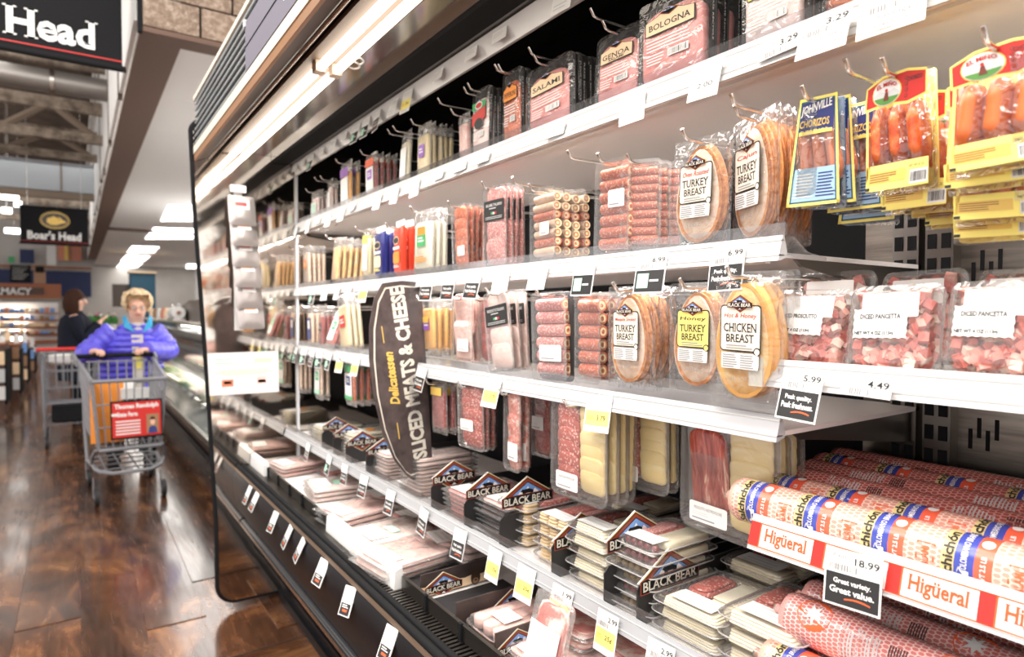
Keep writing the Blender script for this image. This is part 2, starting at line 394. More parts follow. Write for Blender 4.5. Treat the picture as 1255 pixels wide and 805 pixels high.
# ================================================================ REFRIGERATED CASE
Y0 = -1.7
case = empty('refrigerated_case', (1.0, .8, 0))
tag(case, 'long black multi-deck refrigerated meat case with louvred canopy and polished end panel', 'display case')
def cb(name, mb, mat, parent=None, smooth=False):
    o = mb.build(name, M[mat] if isinstance(mat, str) else mat, parent or case, smooth)
    if parent is None: o.location = (-1.0, -.8, 0)
    return o
def profile(pts, y0=Y0, y1=YE): return MB().prism([(x, y0, z) for x, z in pts], (0, y1-y0, 0))
for k, (x, z0, z1) in enumerate(((.80, 0, .04), (.815, .04, .08), (.83, .08, .12))):
    cb('kick_rib', MB().box(x, .90, Y0, YE, z0, z1), 'gloss_black')
cb('lower_panel', MB().box(.835, .87, Y0, YE, .12, .41), plain('lower_panel', (.07, .045, .03), .2, .6))
cb('underside', profile([(.655, .385), (.655, .40), (.86, .42), (.86, .40)]), 'dark_brown')
cb('front_panel', profile([(.618, .668), (.604, .63), (.602, .58), (.610, .52), (.630, .46), (.655, .41), (.70, .41), (.70, .668)]), 'gloss_black', smooth=True)
cb('bumper', MB().tube([(.648, Y0, .402), (.648, YE-.01, .402)], .019, 12), plain('bumper', (.06, .06, .065), .25, .3), smooth=True)
cb('bumper_strip', MB().box(.626, .634, Y0, YE-.01, .398, .412), 'steel')
cb('air_grille', MB().box(.612, .71, Y0, YE, .655, .668), plain('air_grille', (.30, .22, .16), .4, .5))
gm = MB().box(-.0245, .0245, -.004, .004, 0, .006).data('grille_fin', M['dark_steel'])
for k in range(170):
    put('grille_fin', gm, case, (.672-1.0, 3.17-.0155*k-.8, .668))
cb('grille_rail', MB().tube([(.622, Y0, .676), (.622, YE-.005, .676)], .010, 8), 'black', smooth=True)
cb('grille_rail', MB().tube([(.646, Y0, .674), (.646, YE-.005, .674)], .009, 8), 'black', smooth=True)
cb('deck', MB().box(.70, 1.40, Y0, YE, .63, .665), 'white_metal')
cb('deck_rail', MB().box(.693, .702, 2.10, YE-.01, .676, .711), 'dark_steel')
cb('deck_rail', MB().box(.693, .702, Y0, 1.52, .676, .711), 'dark_steel')
cb('rail_cover', profile([(.676, .672), (.680, .722), (.700, .730), (.704, .672)], 1.53, 2.08), 'white')
cb('rail_cover', profile([(.676, .672), (.680, .722), (.700, .730), (.704, .672)], 2.93, YE-.005), 'white')
for k in range(18):
    y = 3.08 - .17*k
    if 1.5 < y < 2.1: continue
    cb('rail_clip', MB().box(.688, .696, y-.006, y+.006, .665, .714), 'black')
cb('back_panel', MB().box(1.40, 1.42, .70, YE, .60, 2.40), 'black')
bp = cb('back_panel', MB().box(1.40, 1.42, Y0, .70, .60, 2.40), 'brushed')
sl = MB().box(-.001, .002, -.0032, .0032, -.019, .019).data('slot', M['black'])
rng = random.Random(3)
for zc in (1.02, 1.16, 1.40, 1.475, 1.55, 1.62):
    for yc in (.50, .40, .29, .18, .07, -.05):
        for k in range(4):
            put('slot', sl, bp, (1.3995, yc-.014*k, zc + (.022 if k % 2 else 0)))
for y in (.545, .605):
    up_ = cb('upright', MB().box(1.365, 1.40, y-.024, y+.024, .66, 2.38), 'dark_steel')
    hm = MB().box(-.002, .002, -.0075, .0075, -.014, .014).data('slot', M['black'])
    for k in range(26):
        for e in (-.012, .012): put('slot', hm, up_, (1.3645, y+e, .80+.046*k))
cb('end_cap', MB().box(.50, 1.42, YE-.012, YE, 2.20, 2.366), 'black')
cb('top_panel', MB().box(.47, 1.42, Y0, YE, 2.365, 2.385), 'black')
# canopy front
cb('canopy_back', MB().box(.492, .50, Y0, YE-.01, 2.10, 2.365), 'black')
cb('canopy_trim', MB().box(.452, .49, Y0, YE-.005, 2.350, 2.368), 'cream')
cb('canopy_trim', MB().box(.450, .49, Y0, YE-.005, 2.112, 2.146), 'cream')
cb('canopy_lip', MB().box(.453, .463, Y0, YE-.005, 2.084, 2.112), 'brown_trim')
for k in range(7):
    z = 2.160 + .0285*k
    cb('louver', profile([(.456, z), (.456, z+.009), (.490, z+.022), (.490, z+.016), (.460, z)], Y0, YE-.012), plain('louver', (.34, .36, .37), .35, .3) if k == 0 else bpy.data.materials['louver'])
cb('valance', profile([(.463, 2.086), (.50, 2.10), (.53, 2.125), (.565, 2.155), (.565, 2.17), (.463, 2.11)], Y0, YE-.01), 'dark_brown')
cb('valance_rail', MB().tube([(.512, Y0, 2.100), (.512, YE-.01, 2.100)], .006, 8), plain('valance_rail', (.25, .15, .10), .25, .7), smooth=True)
cb('lamp_reflector', MB().box(.565, .69, Y0, YE-.01, 2.136, 2.15), plain('lamp_reflector', (.16, .11, .08), .5))
cb('mirror_ceiling', MB().box(.69, .795, Y0, YE-.005, 2.15, 2.158), 'canopy_mirror')
cb('mirror_edge', MB().box(.788, .795, Y0, YE-.005, 2.128, 2.15), 'chrome')
cb('air_curtain', MB().box(.795, .868, Y0, YE-.005, 2.118, 2.15), 'black')
cb('top_price_rail', profile([(.898, 2.066), (.886, 2.118), (.892, 2.122), (.906, 2.066)], Y0, YE-.01), 'rail_white')
cb('top_rail_bracket', MB().box(.868, .905, Y0, YE-.01, 2.122, 2.15), 'dark_steel')
for x in (.603, .652):
    for (a, b) in ((1.905, 3.185), (.60, 1.865), (-.70, .56)):
        t = cb('light_tube', MB().tube([(x, a, 2.118), (x, b, 2.118)], .0125, 10), 'tube', smooth=True)
    for y in (1.885, .58):
        cb('tube_socket', MB().box(x-.015, x+.015, y-.018, y+.018, 2.104, 2.15), plain('socket', (.62, .50, .40), .4))
pts = [(.672+.02*math.sin(a*1.0)*(1-.03*a), 1.80-.022*math.cos(a)-.006*a, 2.118-.01*abs(math.sin(a*.5))) for a in [k*.35 for k in range(26)]]
cb('lamp_cord', MB().tube(pts, .0028, 6), 'white', smooth=True)
# polished end panel with rounded corners and black gasket
ol = []
def arc(cx, cz, r, a0, a1, n=8): return [(cx+r*math.cos(math.radians(a0+(a1-a0)*k/n)), cz+r*math.sin(math.radians(a0+(a1-a0)*k/n))) for k in range(n+1)]
ol = arc(.500, 2.215, .055, 90, 176) + [(.455, 1.9), (.500, 1.1), (.532, .40)] + arc(.618, .118, .085, 183, 270) + [(.86, .03)]
outline = ol + [(1.42, .03), (1.42, 2.27)]
cb('end_panel', MB().prism([(x, YE, z) for x, z in outline], (0, .03, 0)), 'mirror')
cb('panel_gasket', MB().tube([(x, YE+.012, z) for x, z in [(.60, 2.27)]+ol], .0135, 8), 'black', smooth=True)
cb('panel_edge', MB().box(.900, .910, YE-.014, YE-.002, .60, 2.11), plain('panel_edge', (.74, .75, .78), .3))
# charcuterie sign on the louvres
p0, p1 = onX(308, 93, .455), onX(303, 52, .455)
sg = MB().box(.449, .456, -.9, p1.y, 2.150, 2.300).build('canopy_sign', M['lilac'])
tag(sg, 'long lilac grey sign with white lettering fixed on the canopy louvres', 'sign')
mb = MB(); text(mb, 'Charcuterie', (.4485, onX(345, 30, .45).y-.81, 2.232), (0, -1, 0), (0, 0, 1), 1.62, .118, 0, .0, .12, serif=True); mb.build('lettering', M['white'], sg)
MB().box(.447, .4495, -.9, p1.y, 2.222, 2.2235).build('groove', M['black'], sg)
for zz in (2.295,): MB().box(.444, .452, p1.y-.012, p1.y+.004, zz-.01, zz+.012).build('sign_clip', M['white'], sg)

# ================================================================ SHELVES
def shelf(name, label, z, y0, y1, xf=.90, xb=1.38, rail_h=.036, lip=True, flare=.012, plate='white_metal', railm='rail_white', end=True):
    """z is the middle of the price rail; the plate lies just under the rail's top"""
    t = empty(name, (xf, (y0+y1)/2, z)); tag(t, label, 'shelf', None)
    off = (-xf, -(y0+y1)/2, -z)
    def q(n, mb, m, sm=False): o = mb.build(n, M[m] if isinstance(m, str) else m, t, sm); o.location = off; return o
    q('plate', MB().box(xf+.012, xb, y0+.006, y1-.004, z-.014, z-.006), plate)
    q('price_rail', profile([(xf-flare, z-rail_h/2), (xf, z+rail_h/2), (xf+.004, z+rail_h/2), (xf+.012, z-.004), (xf+.012, z-.014), (xf-flare+.004, z-rail_h/2)], y0, y1), railm)
    for e in (.30, -.28): q('rail_groove', MB().box(xf-flare*(.5-e)-.0012, xf+.004, y0, y1, z+e*rail_h-.001, z+e*rail_h+.001), plain(name+'_groove', (.60, .59, .57), .3) if e > 0 else bpy.data.materials[name+'_groove'])
    if lip: q('front_lip', profile([(xf+.006, z+rail_h/2), (xf+.006, z+rail_h/2+.020), (xf+.008, z+rail_h/2+.020), (xf+.008, z+rail_h/2)], y0, y1), 'acrylic')
    for y in (y0+.012, y1-.016):
        q('bracket', profile([(xf+.05, z-.014), (xb, z-.014), (xb, z-.075), (xb-.06, z-.07), (xf+.07, z-.026)], y-.0025, y+.0025), 'dark_steel')
    return t
def shelf_fill(t, z, y0, y1, watt):
    """made-up strip and fill light under the plate, added to brighten the row below"""
    L_ = y1-y0
    MB().box(.922, .936, y0, y1, z-.020, z-.014).build('fill_strip', M['white'], t, loc=tuple(-q for q in t.location))
    area('shelf_fill_light', (.930, (y0+y1)/2, z-.022), (0, math.radians(-12), 0), .012, L_, watt, (1, .93, .88))  # added fill light, lifts the shelf interior; the case has no lamp here
sA = shelf('display_shelf', 'long white shelf with broad price rail just below the top hooks', 1.806, Y0, YE-.01, rail_h=.056, flare=.022)
shelf_fill(sA, 1.806, -.9, 3.15, 10)
sB = shelf('display_shelf', 'white shelf carrying the two turkey breast packs, ending beside yellow link bags', 1.499, .575, YE-.01, rail_h=.040)
shelf_fill(sB, 1.499, .62, 3.15, 5)
shelf('display_shelf', 'white shelf holding the honey chicken breast, ending left of the bagged salami logs', 1.219, .575, YE-.01, rail_h=.040, railm='rail_mid')
s4 = shelf('display_shelf', 'low white shelf carrying stacked snack trays and black dividers', .815, Y0, YE-.01, xf=.845, rail_h=.036, railm='rail_clear')
sp_ = shelf('display_shelf', 'short white shelf with cream end cap under the diced pancetta tubs', 1.306, Y0, .612, xf=.895, rail_h=.042, lip=False)
sh_ = shelf('display_shelf', 'steel shelf with red and white printed rail under the long salamis', 1.050, Y0, .618, xf=.895, rail_h=.052, lip=False, flare=.016, plate='steel')
# clear end stop at the right end of the second shelf
MB().prism([(.905, .578, 1.519), (.935, .578, 1.519), (.975, .578, 1.497), (1.03, .578, 1.49), (1.03, .578, 1.486), (.905, .578, 1.486)], (0, .003, 0)).build('end_stop', M['acrylic'], bpy.data.objects['display_shelf.001'], loc=(-.90, -(.575+YE-.01)/2, -1.499))
MB().box(.876, .900, .592, .616, 1.284, 1.330).build('end_cap', M['cream'], sp_, loc=(-.895, -(Y0+.612)/2, -1.306))
# printed red and white strip in the salami shelf's rail
off = (-.895, -(Y0+.618)/2, -1.050)
st = MB(); n = Vector((-.052, 0, .016)).normalized()*.0016
def railpt(y, k): return Vector((.895-.016+.016*k, y, 1.050-.026+.052*k)) + n*1.0
def strip(mb, ya, yb, ka, kb, e=0., mi=0):
    d = n*e; mb.quad(railpt(ya, ka)+d, railpt(yb, ka)+d, railpt(yb, kb)+d, railpt(ya, kb)+d, mi)
strip(st, .617, -1.6, .10, .84, 0, 0)
o = st.build('printed_strip', [M['white']], sh_, loc=off)
st = MB()
yy = .617
cells = []
while yy > -1.2:
    strip(st, yy, yy-.017, .12, .82, .3, 0); cells.append(yy-.017); yy -= .104
strip(st, .617, -1.2, .12, .155, .3, 1); strip(st, .617, -1.2, .785, .82, .3, 1)
for y in cells: strip(st, y, y-.002, .12, .82, .4, 1)
o2 = st.build('strip_band', [M['red'], M['orange_red']], sh_, loc=off)
P('sign_red', (.74, .10, .02), .4)
for y in cells:
    st = MB(); text(st, 'Higüeral', railpt(y-.0435, .47)+n*.5, (0, -1, 0), (.27, 0, .96), .070, .026, 0, .022, serif=True)
    st.build('lettering', [M['sign_red']], sh_, loc=off)

# ================================================================ SOFFIT, CEILING, BULKHEAD
def struct(o): tag(o, kind='structure'); return o
ZC = 3.2
wb = struct(MB().box(.372, .60, 4.72, 26, ZC+.02, 6.5).build('wall_right', M['panel_wall']))
for k, (a, b, z0, z1) in enumerate(((4.9, 6.6, 3.32, 5.0), (6.9, 8.6, 3.36, 4.7), (9.0, 11.5, 3.4, 4.8), (12, 15.5, 3.4, 4.8), (16, 20, 3.4, 4.9))):
    MB().box(.345, .372, a, b, z0, z1).build('panel', M['white'], wb)
    MB().box(.338, .374, b, b+.10, z0-.03, z1+.03).build('panel_edge', M['dark_brown'], wb)
for k in range(9):
    MB().box(.355, .373, 8.62+k*1.9, 8.67+k*1.9, ZC+.1, 6).build('batten', M['timber_dark'] if k % 2 else M['joist'], wb)
struct(MB().box(.365, .615, 4.70, 26, ZC-.012, ZC+.02).build('trim_1', M['soffit_brown']))
struct(MB().box(.615, 4.2, 4.70, 4.88, ZC-.012, ZC+.02).build('trim_2', M['soffit_brown']))
wk = struct(MB().box(.372, 4.2, 4.74, 4.90, ZC+.02, 6.0).build('wall_front', M['mortar']))
MB().box(.352, .378, 4.695, 4.74, ZC-.02, 6.0).build('corner_trim', M['black'], wk)
rng = random.Random(5)
for r in range(6):
    for k in range(6):
        x0 = .378 + .40*k - (.06 if r % 2 == 0 else .26); x1 = x0+.392
        if x1 < .39: continue
        x0 = max(x0, .378)
        bz = ZC+.022+.205*r
        d = rng.uniform(0, .012)
        MB().prism([(x0+.004, 4.705-d, bz+.004), (x1-.004, 4.705-d, bz+.004), (x1-.004, 4.705-d, bz+.194), (x0+.004, 4.705-d, bz+.194)], (0, .05, 0)).build('block', M['block'], wk)
ceil = struct(MB().box(.615, 4.2, 4.88, 30, ZC+.012, ZC+.03).build('ceiling', M['seam']))
lamps = [(11.1, 11.9), (13.1, 13.95)]
tile = MB().box(-.447, .447, -.598, .598, ZC, ZC+.013).data('ceiling_tile', M['ceiling_white'])
for i in range(4):
    for k in range(20):
        put('ceiling_tile', tile, ceil, (.615+.45+.9*i, 4.88+.6+1.2*k, 0))
struct(MB().box(.6, 4.2, 16.0, 16.12, ZC-.05, ZC+.01).build('trim_3', M['timber_dark']))
lampq = [((197,271),(206,252),(242,252),(242,271)), ((178,293),(189,279.5),(240,281),(236,293)), ((156,310),(162,302),(195,303),(188,310)), ((148,320),(155,313),(184,314),(177,320)), ((143,328),(149,321.5),(175,322),(168,328)), ((138,333),(143,328.5),(162,329),(158,333)), ((228,329),(229,324),(240,324),(240,329))]
for k, q in enumerate(lampq):
    pts = [onZ(x, y, ZC-.012) for x, y in q]
    o = MB().prism([(p.x, p.y, ZC-.012) for p in pts], (0, 0, .02)).build('ceiling_light', M['ceiling_lamp'])
    tag(o, ['large ceiling light nearest the meat case canopy', 'second ceiling light behind the one nearest the canopy', 'first ceiling light beyond the dark ceiling trim',
            'second ceiling light beyond the dark ceiling trim', 'third ceiling light beyond the dark ceiling trim', 'smallest and last ceiling light in the soffit row', 'small lone ceiling light close to the black end panel'][k], 'light', 'ceiling lights')

# ================================================================ PACK BUILDERS (front faces -x, y runs along the shelf, origin at the middle)
FLM = 'film'
class Print:
    """flat print on a pack: a runs to the reader's right, b up, e = layer"""
    def __init__(s, x, cy=0, cz=0, flat=None): s.x, s.cy, s.cz, s.mb, s.mats, s.flat = x, cy, cz, MB(), [], flat
    def mi(s, m):
        m = M[m] if isinstance(m, str) else m
        if m not in s.mats: s.mats.append(m)
        return s.mats.index(m)
    def pt(s, a, b, e=1): return (s.x - .0004*e, s.cy - a, s.cz + b)
    def poly(s, pts, m, e=1): s.mb.add([s.pt(a, b, e) for a, b in pts], [tuple(range(len(pts)))], s.mi(m)); return s
    def rect(s, a0, a1, b0, b1, m, e=1): return s.poly([(a0, b0), (a1, b0), (a1, b1), (a0, b1)], m, e)
    def rr(s, a, b, w, h, r, m, e=1): return s.poly([(a+p, b+q) for p, q in rrect(w, h, r, 3)], m, e)
    def ell(s, a, b, w, h, m, e=1): return s.poly([(a+p, b+q) for p, q in ellipse(w, h, 20)], m, e)
    def txt(s, t, a, b, w, h, m, e=2, bold=0., shear=0., rot=0., arc=0., serif=False):
        cr, sr = math.cos(rot), math.sin(rot)
        text(s.mb, t, s.pt(a, b, e), (0, -cr, sr), (0, sr, cr), w, h, s.mi(m), bold, shear, arc, serif); return s
    def bars(s, a0, a1, b0, b1, rows, m='ink_grey', e=2, seed=1, fill=.5):
        r = random.Random(seed)
        for k in range(rows):
            y = b1 - (b1-b0)*(k+.5)/rows; h = (b1-b0)/rows*fill/2; x1 = a0 + (a1-a0)*r.uniform(.7, 1)
            s.rect(a0, x1, y-h, y+h, m, e)
        return s
    def code(s, a0, a1, b0, b1, m='ink', e=2):
        x = a0; r = random.Random(2)
        while x < a1-.001:
            w = (a1-a0)*r.choice((.02, .02, .05)); s.rect(x, min(x+w, a1), b0, b1, m, e); x += w + (a1-a0)*r.choice((.025, .04))
        return s
    def build(s, name, parent): return s.mb.build(name, s.mats, parent)
def emblem(p, a, b, w, e=1, full=True):
    """bear badge: dark diamond, red band, blue sky with peaks, bear, banner lettering"""
    D = lambda k, dz=0: [(a-.5*w*k, b+dz), (a, b-.30*w*k+dz), (a+.5*w*k, b+dz), (a, b+.30*w*k+dz)]
    p.poly(D(1), 'gold', e); p.poly(D(.965), 'black', e+1); p.poly(D(.92), 'badge_red', e+2); p.poly(D(.76), 'black', e+3)
    p.poly([(a-.33*w, b+.02*w), (a+.33*w, b+.02*w), (a, b+.215*w)], 'sky', e+4)
    for dx, hh in ((-.12, .09), (.0, .13), (.14, .08)):
        p.poly([(a+(dx-.09)*w, b+.03*w), (a+(dx+.09)*w, b+.03*w), (a+dx*w, b+(.03+hh)*w)], 'white', e+5)
    p.poly([(a-.10*w, b+.02*w), (a-.05*w, b+.02*w), (a-.04*w, b+.05*w), (a+.04*w, b+.05*w), (a+.05*w, b+.02*w), (a+.10*w, b+.02*w), (a+.11*w, b+.085*w),
            (a+.02*w, b+.12*w), (a-.07*w, b+.11*w), (a-.115*w, b+.115*w), (a-.15*w, b+.085*w), (a-.11*w, b+.07*w)], 'black', e+6)
    if full:
        p.poly([(a-.50*w, b-.135*w), (a+.50*w, b-.135*w), (a+.50*w, b+.025*w), (a+.42*w, b+.045*w), (a-.42*w, b+.045*w), (a-.50*w, b+.025*w)], 'badge_red', e+7)
        p.poly([(a-.485*w, b-.122*w), (a+.485*w, b-.122*w), (a+.485*w, b+.018*w), (a+.41*w, b+.035*w), (a-.41*w, b+.035*w), (a-.485*w, b+.018*w)], 'black', e+8)
        p.txt('BLACK BEAR', a, b-.045*w, .92*w, .115*w, 'cream', e+9, .02, serif=True)
        p.poly([(a-.06*w, b-.19*w), (a+.06*w, b-.19*w), (a, b-.15*w)], 'white', e+4)
PROF = {
 'pouch': lambda t, m: [(m*.24, 0), (m*.13, t*.10), (.010, t*.44), (0, t*.5), (0, t*.53), (.010, t*.56), (m*.13, t*.9), (m*.24, t)],
 'tray': lambda t, m: [(.004, 0), (0, .0006), (0, .0018), (.007, .0022), (.010, t*.8), (.016, t)],
 'flat': lambda t, m: [(.006, 0), (0, t*.3), (0, t*.7), (.006, t)],
}
def pack(name, wd, ht, t, style='pouch', film='film', r=.008):
    mb = MB(); shell(mb, wd, ht, r, PROF[style](t, min(wd, ht)), n=3)
    o = mb.build(name, M[film], None, True); o['w'] = wd; o['h'] = ht; o['t'] = t
    return o
def slab(o, name, wd, ht, cy, cz, x0, x1, mat, shape='r', r=.02, rot=None):
    mb = MB(); e = min(.004, (x1-x0)*.45); shell(mb, wd, ht, r, [(e, 0), (0, e), (0, x1-x0-e), (e, x1-x0)], shape=shape, n=4)
    c = mb.build(name, M[mat] if isinstance(mat, str) else mat, o, True); c.location = (x0, -cy, cz)
    if rot is not None: c.rotation_euler = rot
    return c
def nutrition(p, a0, a1, b0, b1):
    p.rect(a0, a1, b0, b1, 'paper', 3); m = (a0+a1)/2
    p.bars(a0+.002, m-.001, b0+.001, b1-.001, 6, 'ink_grey', 4, 3); p.bars(m+.001, a1-.002, b0+.001, b1-.001, 6, 'ink_grey', 4, 4)
def oval_breast(name, script, line1, line2, bg='label_cream', meat='turkey', edge='roast_edge', script_m='red', n=3):
    wd, ht = .135, .205
    o = pack(name, wd, ht, .024, 'pouch', 'film', .006)
    for k in range(n):
        slab(o, 'slice', .098, .172, -.004+.006*k, -.004+.003*k, .006+.0045*k, .011+.0045*k, meat if k == 0 else edge, 'g')
    mb = MB(); R0 = [(.012, -a-.002, b-.002) for a, b in egg(.100, .174)]; R1 = [(.012, -a-.002, b-.002) for a, b in egg(.088, .162)]
    mb.rings([R0, R1], 0, False, False); mb.build('rind', M[edge], o).location = (-.0062, 0, 0)
    p = Print(-.0022, 0, .002)
    p.rr(.0, .015, .074, .070, .006, 'ink', 1); p.rr(.0, .015, .070, .066, .005, bg, 2)
    p.rect(-.034, .034, -.042, -.022, 'paper', 2); nutrition(p, -.033, .033, -.046, -.023)
    emblem(p, 0, .052, .046, 3)
    p.txt(script, 0, .033, .058, .009, script_m, 3, .01, .25)
    p.txt(line1, 0, .016, .060, .0135, 'ink', 3, .015, serif=True); p.txt(line2, 0, .000, .050, .0125, 'ink', 3, .015, serif=True)
    p.bars(-.025, .025, -.017, -.009, 2, 'ink_grey', 3)
    p.ell(.031, -.019, .013, .013, 'ink', 3); p.ell(.031, -.019, .009, .009, bg, 4)
    p.txt('10 OZ', .0, -.060, .03, .005, 'ink_grey', 3)
    p.build('label', o); return o
def long_pack(name, big, small=None, meat='bologna', bg='peach', t=.016):
    """tall black backed pack with meat window and peach label"""
    wd, ht = .105, .20
    o = pack(name, wd, ht, t, 'flat', 'film', .012)
    slab(o, 'meat', .088, .165, 0, -.012, .003, t-.004, meat, 'r', .030)
    slab(o, 'backing', .104, .198, 0, 0, t-.003, t+.001, 'card_black', 'r', .012)
    p = Print(-.0008)
    ol = [(-.037, .020), (.037, .020), (.037, .050), (.020, .056), (0, .070), (-.020, .056), (-.037, .050)]
    p.poly(ol, 'ink', 1); p.poly([(a*.95, .044+(b-.044)*.93) for a, b in ol], bg, 2)
    emblem(p, 0, .060, .030, 3, False)
    p.txt(big, 0, .036, .062, .013, 'ink', 3, .01, serif=True)
    if small: p.txt(small, 0, .026, .034, .006, 'ink', 3, .02)
    p.bars(-.034, .034, -.016, .012, 4, 'white', 2, 5, .35); p.rect(-.002, .028, -.036, -.020, 'paper', 2); p.code(.0, .026, -.034, -.022)
    p.bars(-.034, -.006, -.045, -.020, 4, 'white', 2, 6, .35)
    p.build('label', o)
    q = Print(0); q.flat = 1
    mb = MB(); text(mb, 'PLEASE RECYCLE', (t*.5, -wd/2-.0004, .02), (0, 0, -1), (1, 0, 0), .10, .004); mb.build('edge_print', M['white'], o)
    return o
def sticker_print(p, a, b, w, h, title=None, e=1, border=None):
    p.rr(a, b, w, h, .004, 'paper', e)
    if title: p.txt(title, a, b+h*.20, w*.74, h*.17, 'ink_grey', e+1)
    p.bars(a-w*.42, a+w*.1, b-h*.18, b+h*.02, 2, 'paper_grey', e+1, 3, .4)
    p.bars(a-w*.42, a+w*.36, b-h*.40, b-h*.26, 1, 'ink_grey', e+1, 4, .5)
def meat_tray(name, meat, lab=(.01, -.05, .05, .03), title=None, wd=.10, ht=.20, t=.018, folds=5, shape='r', back=None):
    o = pack(name, wd, ht, t, 'tray', 'tray_film', .014)
    k = folds; hh = (ht-.036)/k
    for i in range(k):
        slab(o, 'slice', wd-.026, hh*1.55, .0015*(-1)**i, (ht-.036)/2-hh*(i+.5), .004+.0006*(i % 2), t*.75, meat, shape, .018, (0, -.10, 0))
    if back: slab(o, 'backing', wd*.97, ht*.97, 0, 0, t*.9, t, back, 'r', .012)
    if lab:
        p = Print(-.0006); sticker_print(p, *lab, title); p.build('label', o)
    return o
def duo_tray(name, left, right, title, wd=.165, ht=.205, t=.022, rows=6, solid=False):
    o = pack(name, wd, ht, t, 'tray', 'tray_film', .02)
    hw = (wd-.034)/2
    for sgn, mat in ((-1, left), (1, right)):
        n = 1 if (solid and sgn < 0) else rows; hh = (ht-.05)/n
        for i in range(n):
            slab(o, 'ham_slice' if sgn < 0 else 'cheese_slice', hw*1.0, hh*(1.9 if n > 3 else 1.02), sgn*hw*.52, (ht-.05)/2-hh*(i+.5)+.006, .004+.0012*(i % 2), t*.75, mat, 'r', .014 if sgn > 0 else .022, (0, -.12, 0))
    p = Print(-.0006); sticker_print(p, -.030, -.068, .066, .036, title); p.build('label', o); return o
def roll_tray(name, rolls=7, wd=.095, ht=.20, t=.026, lab=(.014, .018, .044, .036), meat='roll_meat', alt=None):
    o = pack(name, wd, ht, t, 'tray', 'tray_film', .012)
    r = (ht-.03)/rolls/2
    mb = MB(); mb.tube([(0, -(wd-.022)/2, 0), (0, (wd-.022)/2, 0)], r*.98, 12, 0, False)
    for s_ in (-1, 1):
        y = s_*(wd-.022)/2
        A = [(r*.98*math.cos(2*PI*k/12), y, r*.98*math.sin(2*PI*k/12)) for k in range(12)]
        B = [(r*.66*math.cos(2*PI*k/12), y, r*.66*math.sin(2*PI*k/12)) for k in range(12)]
        D = [(r*.34*math.cos(2*PI*k/12), y, r*.34*math.sin(2*PI*k/12)) for k in range(12)]
        mb.rings([A, B], 1, False, False); mb.rings([B, D], 2, False, False); mb.rings([D, [(0, y, 0)]*12], 3, False, False)
    me = mb.data('meat_roll', [M[meat], M['sausage_pink'], M['swiss'], M['roll_meat']], True)
    rr = random.Random(rolls); me2 = me
    if alt: me2 = mb.data('meat_roll', [M[alt], M['swiss'], M['sausage_pink'], M['swiss']], True)
    for i in range(rolls):
        c = put('meat_roll', me2 if i % 3 != 2 else me, o, (r+.003, rr.uniform(-.003, .003), (ht-.03)/2-r*(2*i+1)), (rr.uniform(0, 3)*0, 0, 0))
    if lab:
        p = Print(-.0006); sticker_print(p, *lab); p.build('label', o)
    return o
def black_label(name, title, meat, wd=.105, ht=.205, shape='r'):
    o = meat_tray(name, meat, None, None, wd, ht, .016, 4, shape)
    p = Print(-.0008); p.rr(0, .040, wd*.84, .052, .003, 'ink', 1); p.txt(title, 0, .054, wd*.66, .0075, 'paper', 2, .015)
    p.bars(-.02, .02, .043, .048, 1, 'paper_grey', 2)
    for k, c in enumerate(('green', 'paper', 'red')): p.rect(-.012+.008*k, -.004+.008*k, .030, .036, c, 2)
    p.bars(-.036, .036, .018, .026, 2, 'paper_grey', 2, 2, .35); p.build('label', o); return o
def window_bag(name, top, body, block=None, wd=.10, ht=.19, t=.022, bottom=None, content=None, script=None, film='pouch_film'):
    """pouch with a printed header, body content and label patch"""
    o = pack(name, wd, ht, t, 'pouch', film, .004)
    if content: slab(o, 'contents', wd*.80, ht*.70, 0, -.008, t*.16, t*.84, content, 'r', .012)
    p = Print(-.0010)
    if top: p.rect(-wd*.36, wd*.36, ht*.22, ht*.37, top, 1)
    if body: p.rr(0, -.01, wd*.66, ht*.5, .006, body, 1)
    if block:
        p.rr(0, .008, wd*.42, ht*.20, .004, block, 2); p.bars(-wd*.15, wd*.15, .0, .018, 2, 'paper', 3)
    if bottom: p.rect(-wd*.36, wd*.36, -ht*.36, -ht*.27, bottom, 1)
    if script: p.txt(script, 0, ht*.29, wd*.6, ht*.06, 'paper', 3, .02)
    if p.mats: p.build('label', o)
    return o
def printed_bag(name, main, accent, foot, wd=.085, ht=.17, t=.03, window=None):
    o = pack(name, wd, ht, t, 'pouch', 'gloss_navy' if main == 'navy' else 'gloss_red', .004)
    mb = MB(); mb.box(t*.48, t*.55, -wd*.46, wd*.46, ht*.5-.004, ht*.5+.018); mb.build('header', M['white'], o)
    p = Print(-.0010)
    p.ell(0, ht*.20, wd*.62, ht*.16, accent, 1); p.ell(0, ht*.20, wd*.54, ht*.12, 'ink', 2)
    p.rect(-wd*.34, wd*.34, ht*.02, ht*.08, 'paper', 1); p.rr(0, -ht*.14, wd*.66, ht*.24, .01, window or 'swiss', 1)
    p.bars(-wd*.3, wd*.3, -ht*.34, -ht*.28, 2, foot, 2); p.build('label', o); return o
P('gloss_navy', (.02, .03, .17), .22); P('gloss_red', (.62, .06, .03), .22)

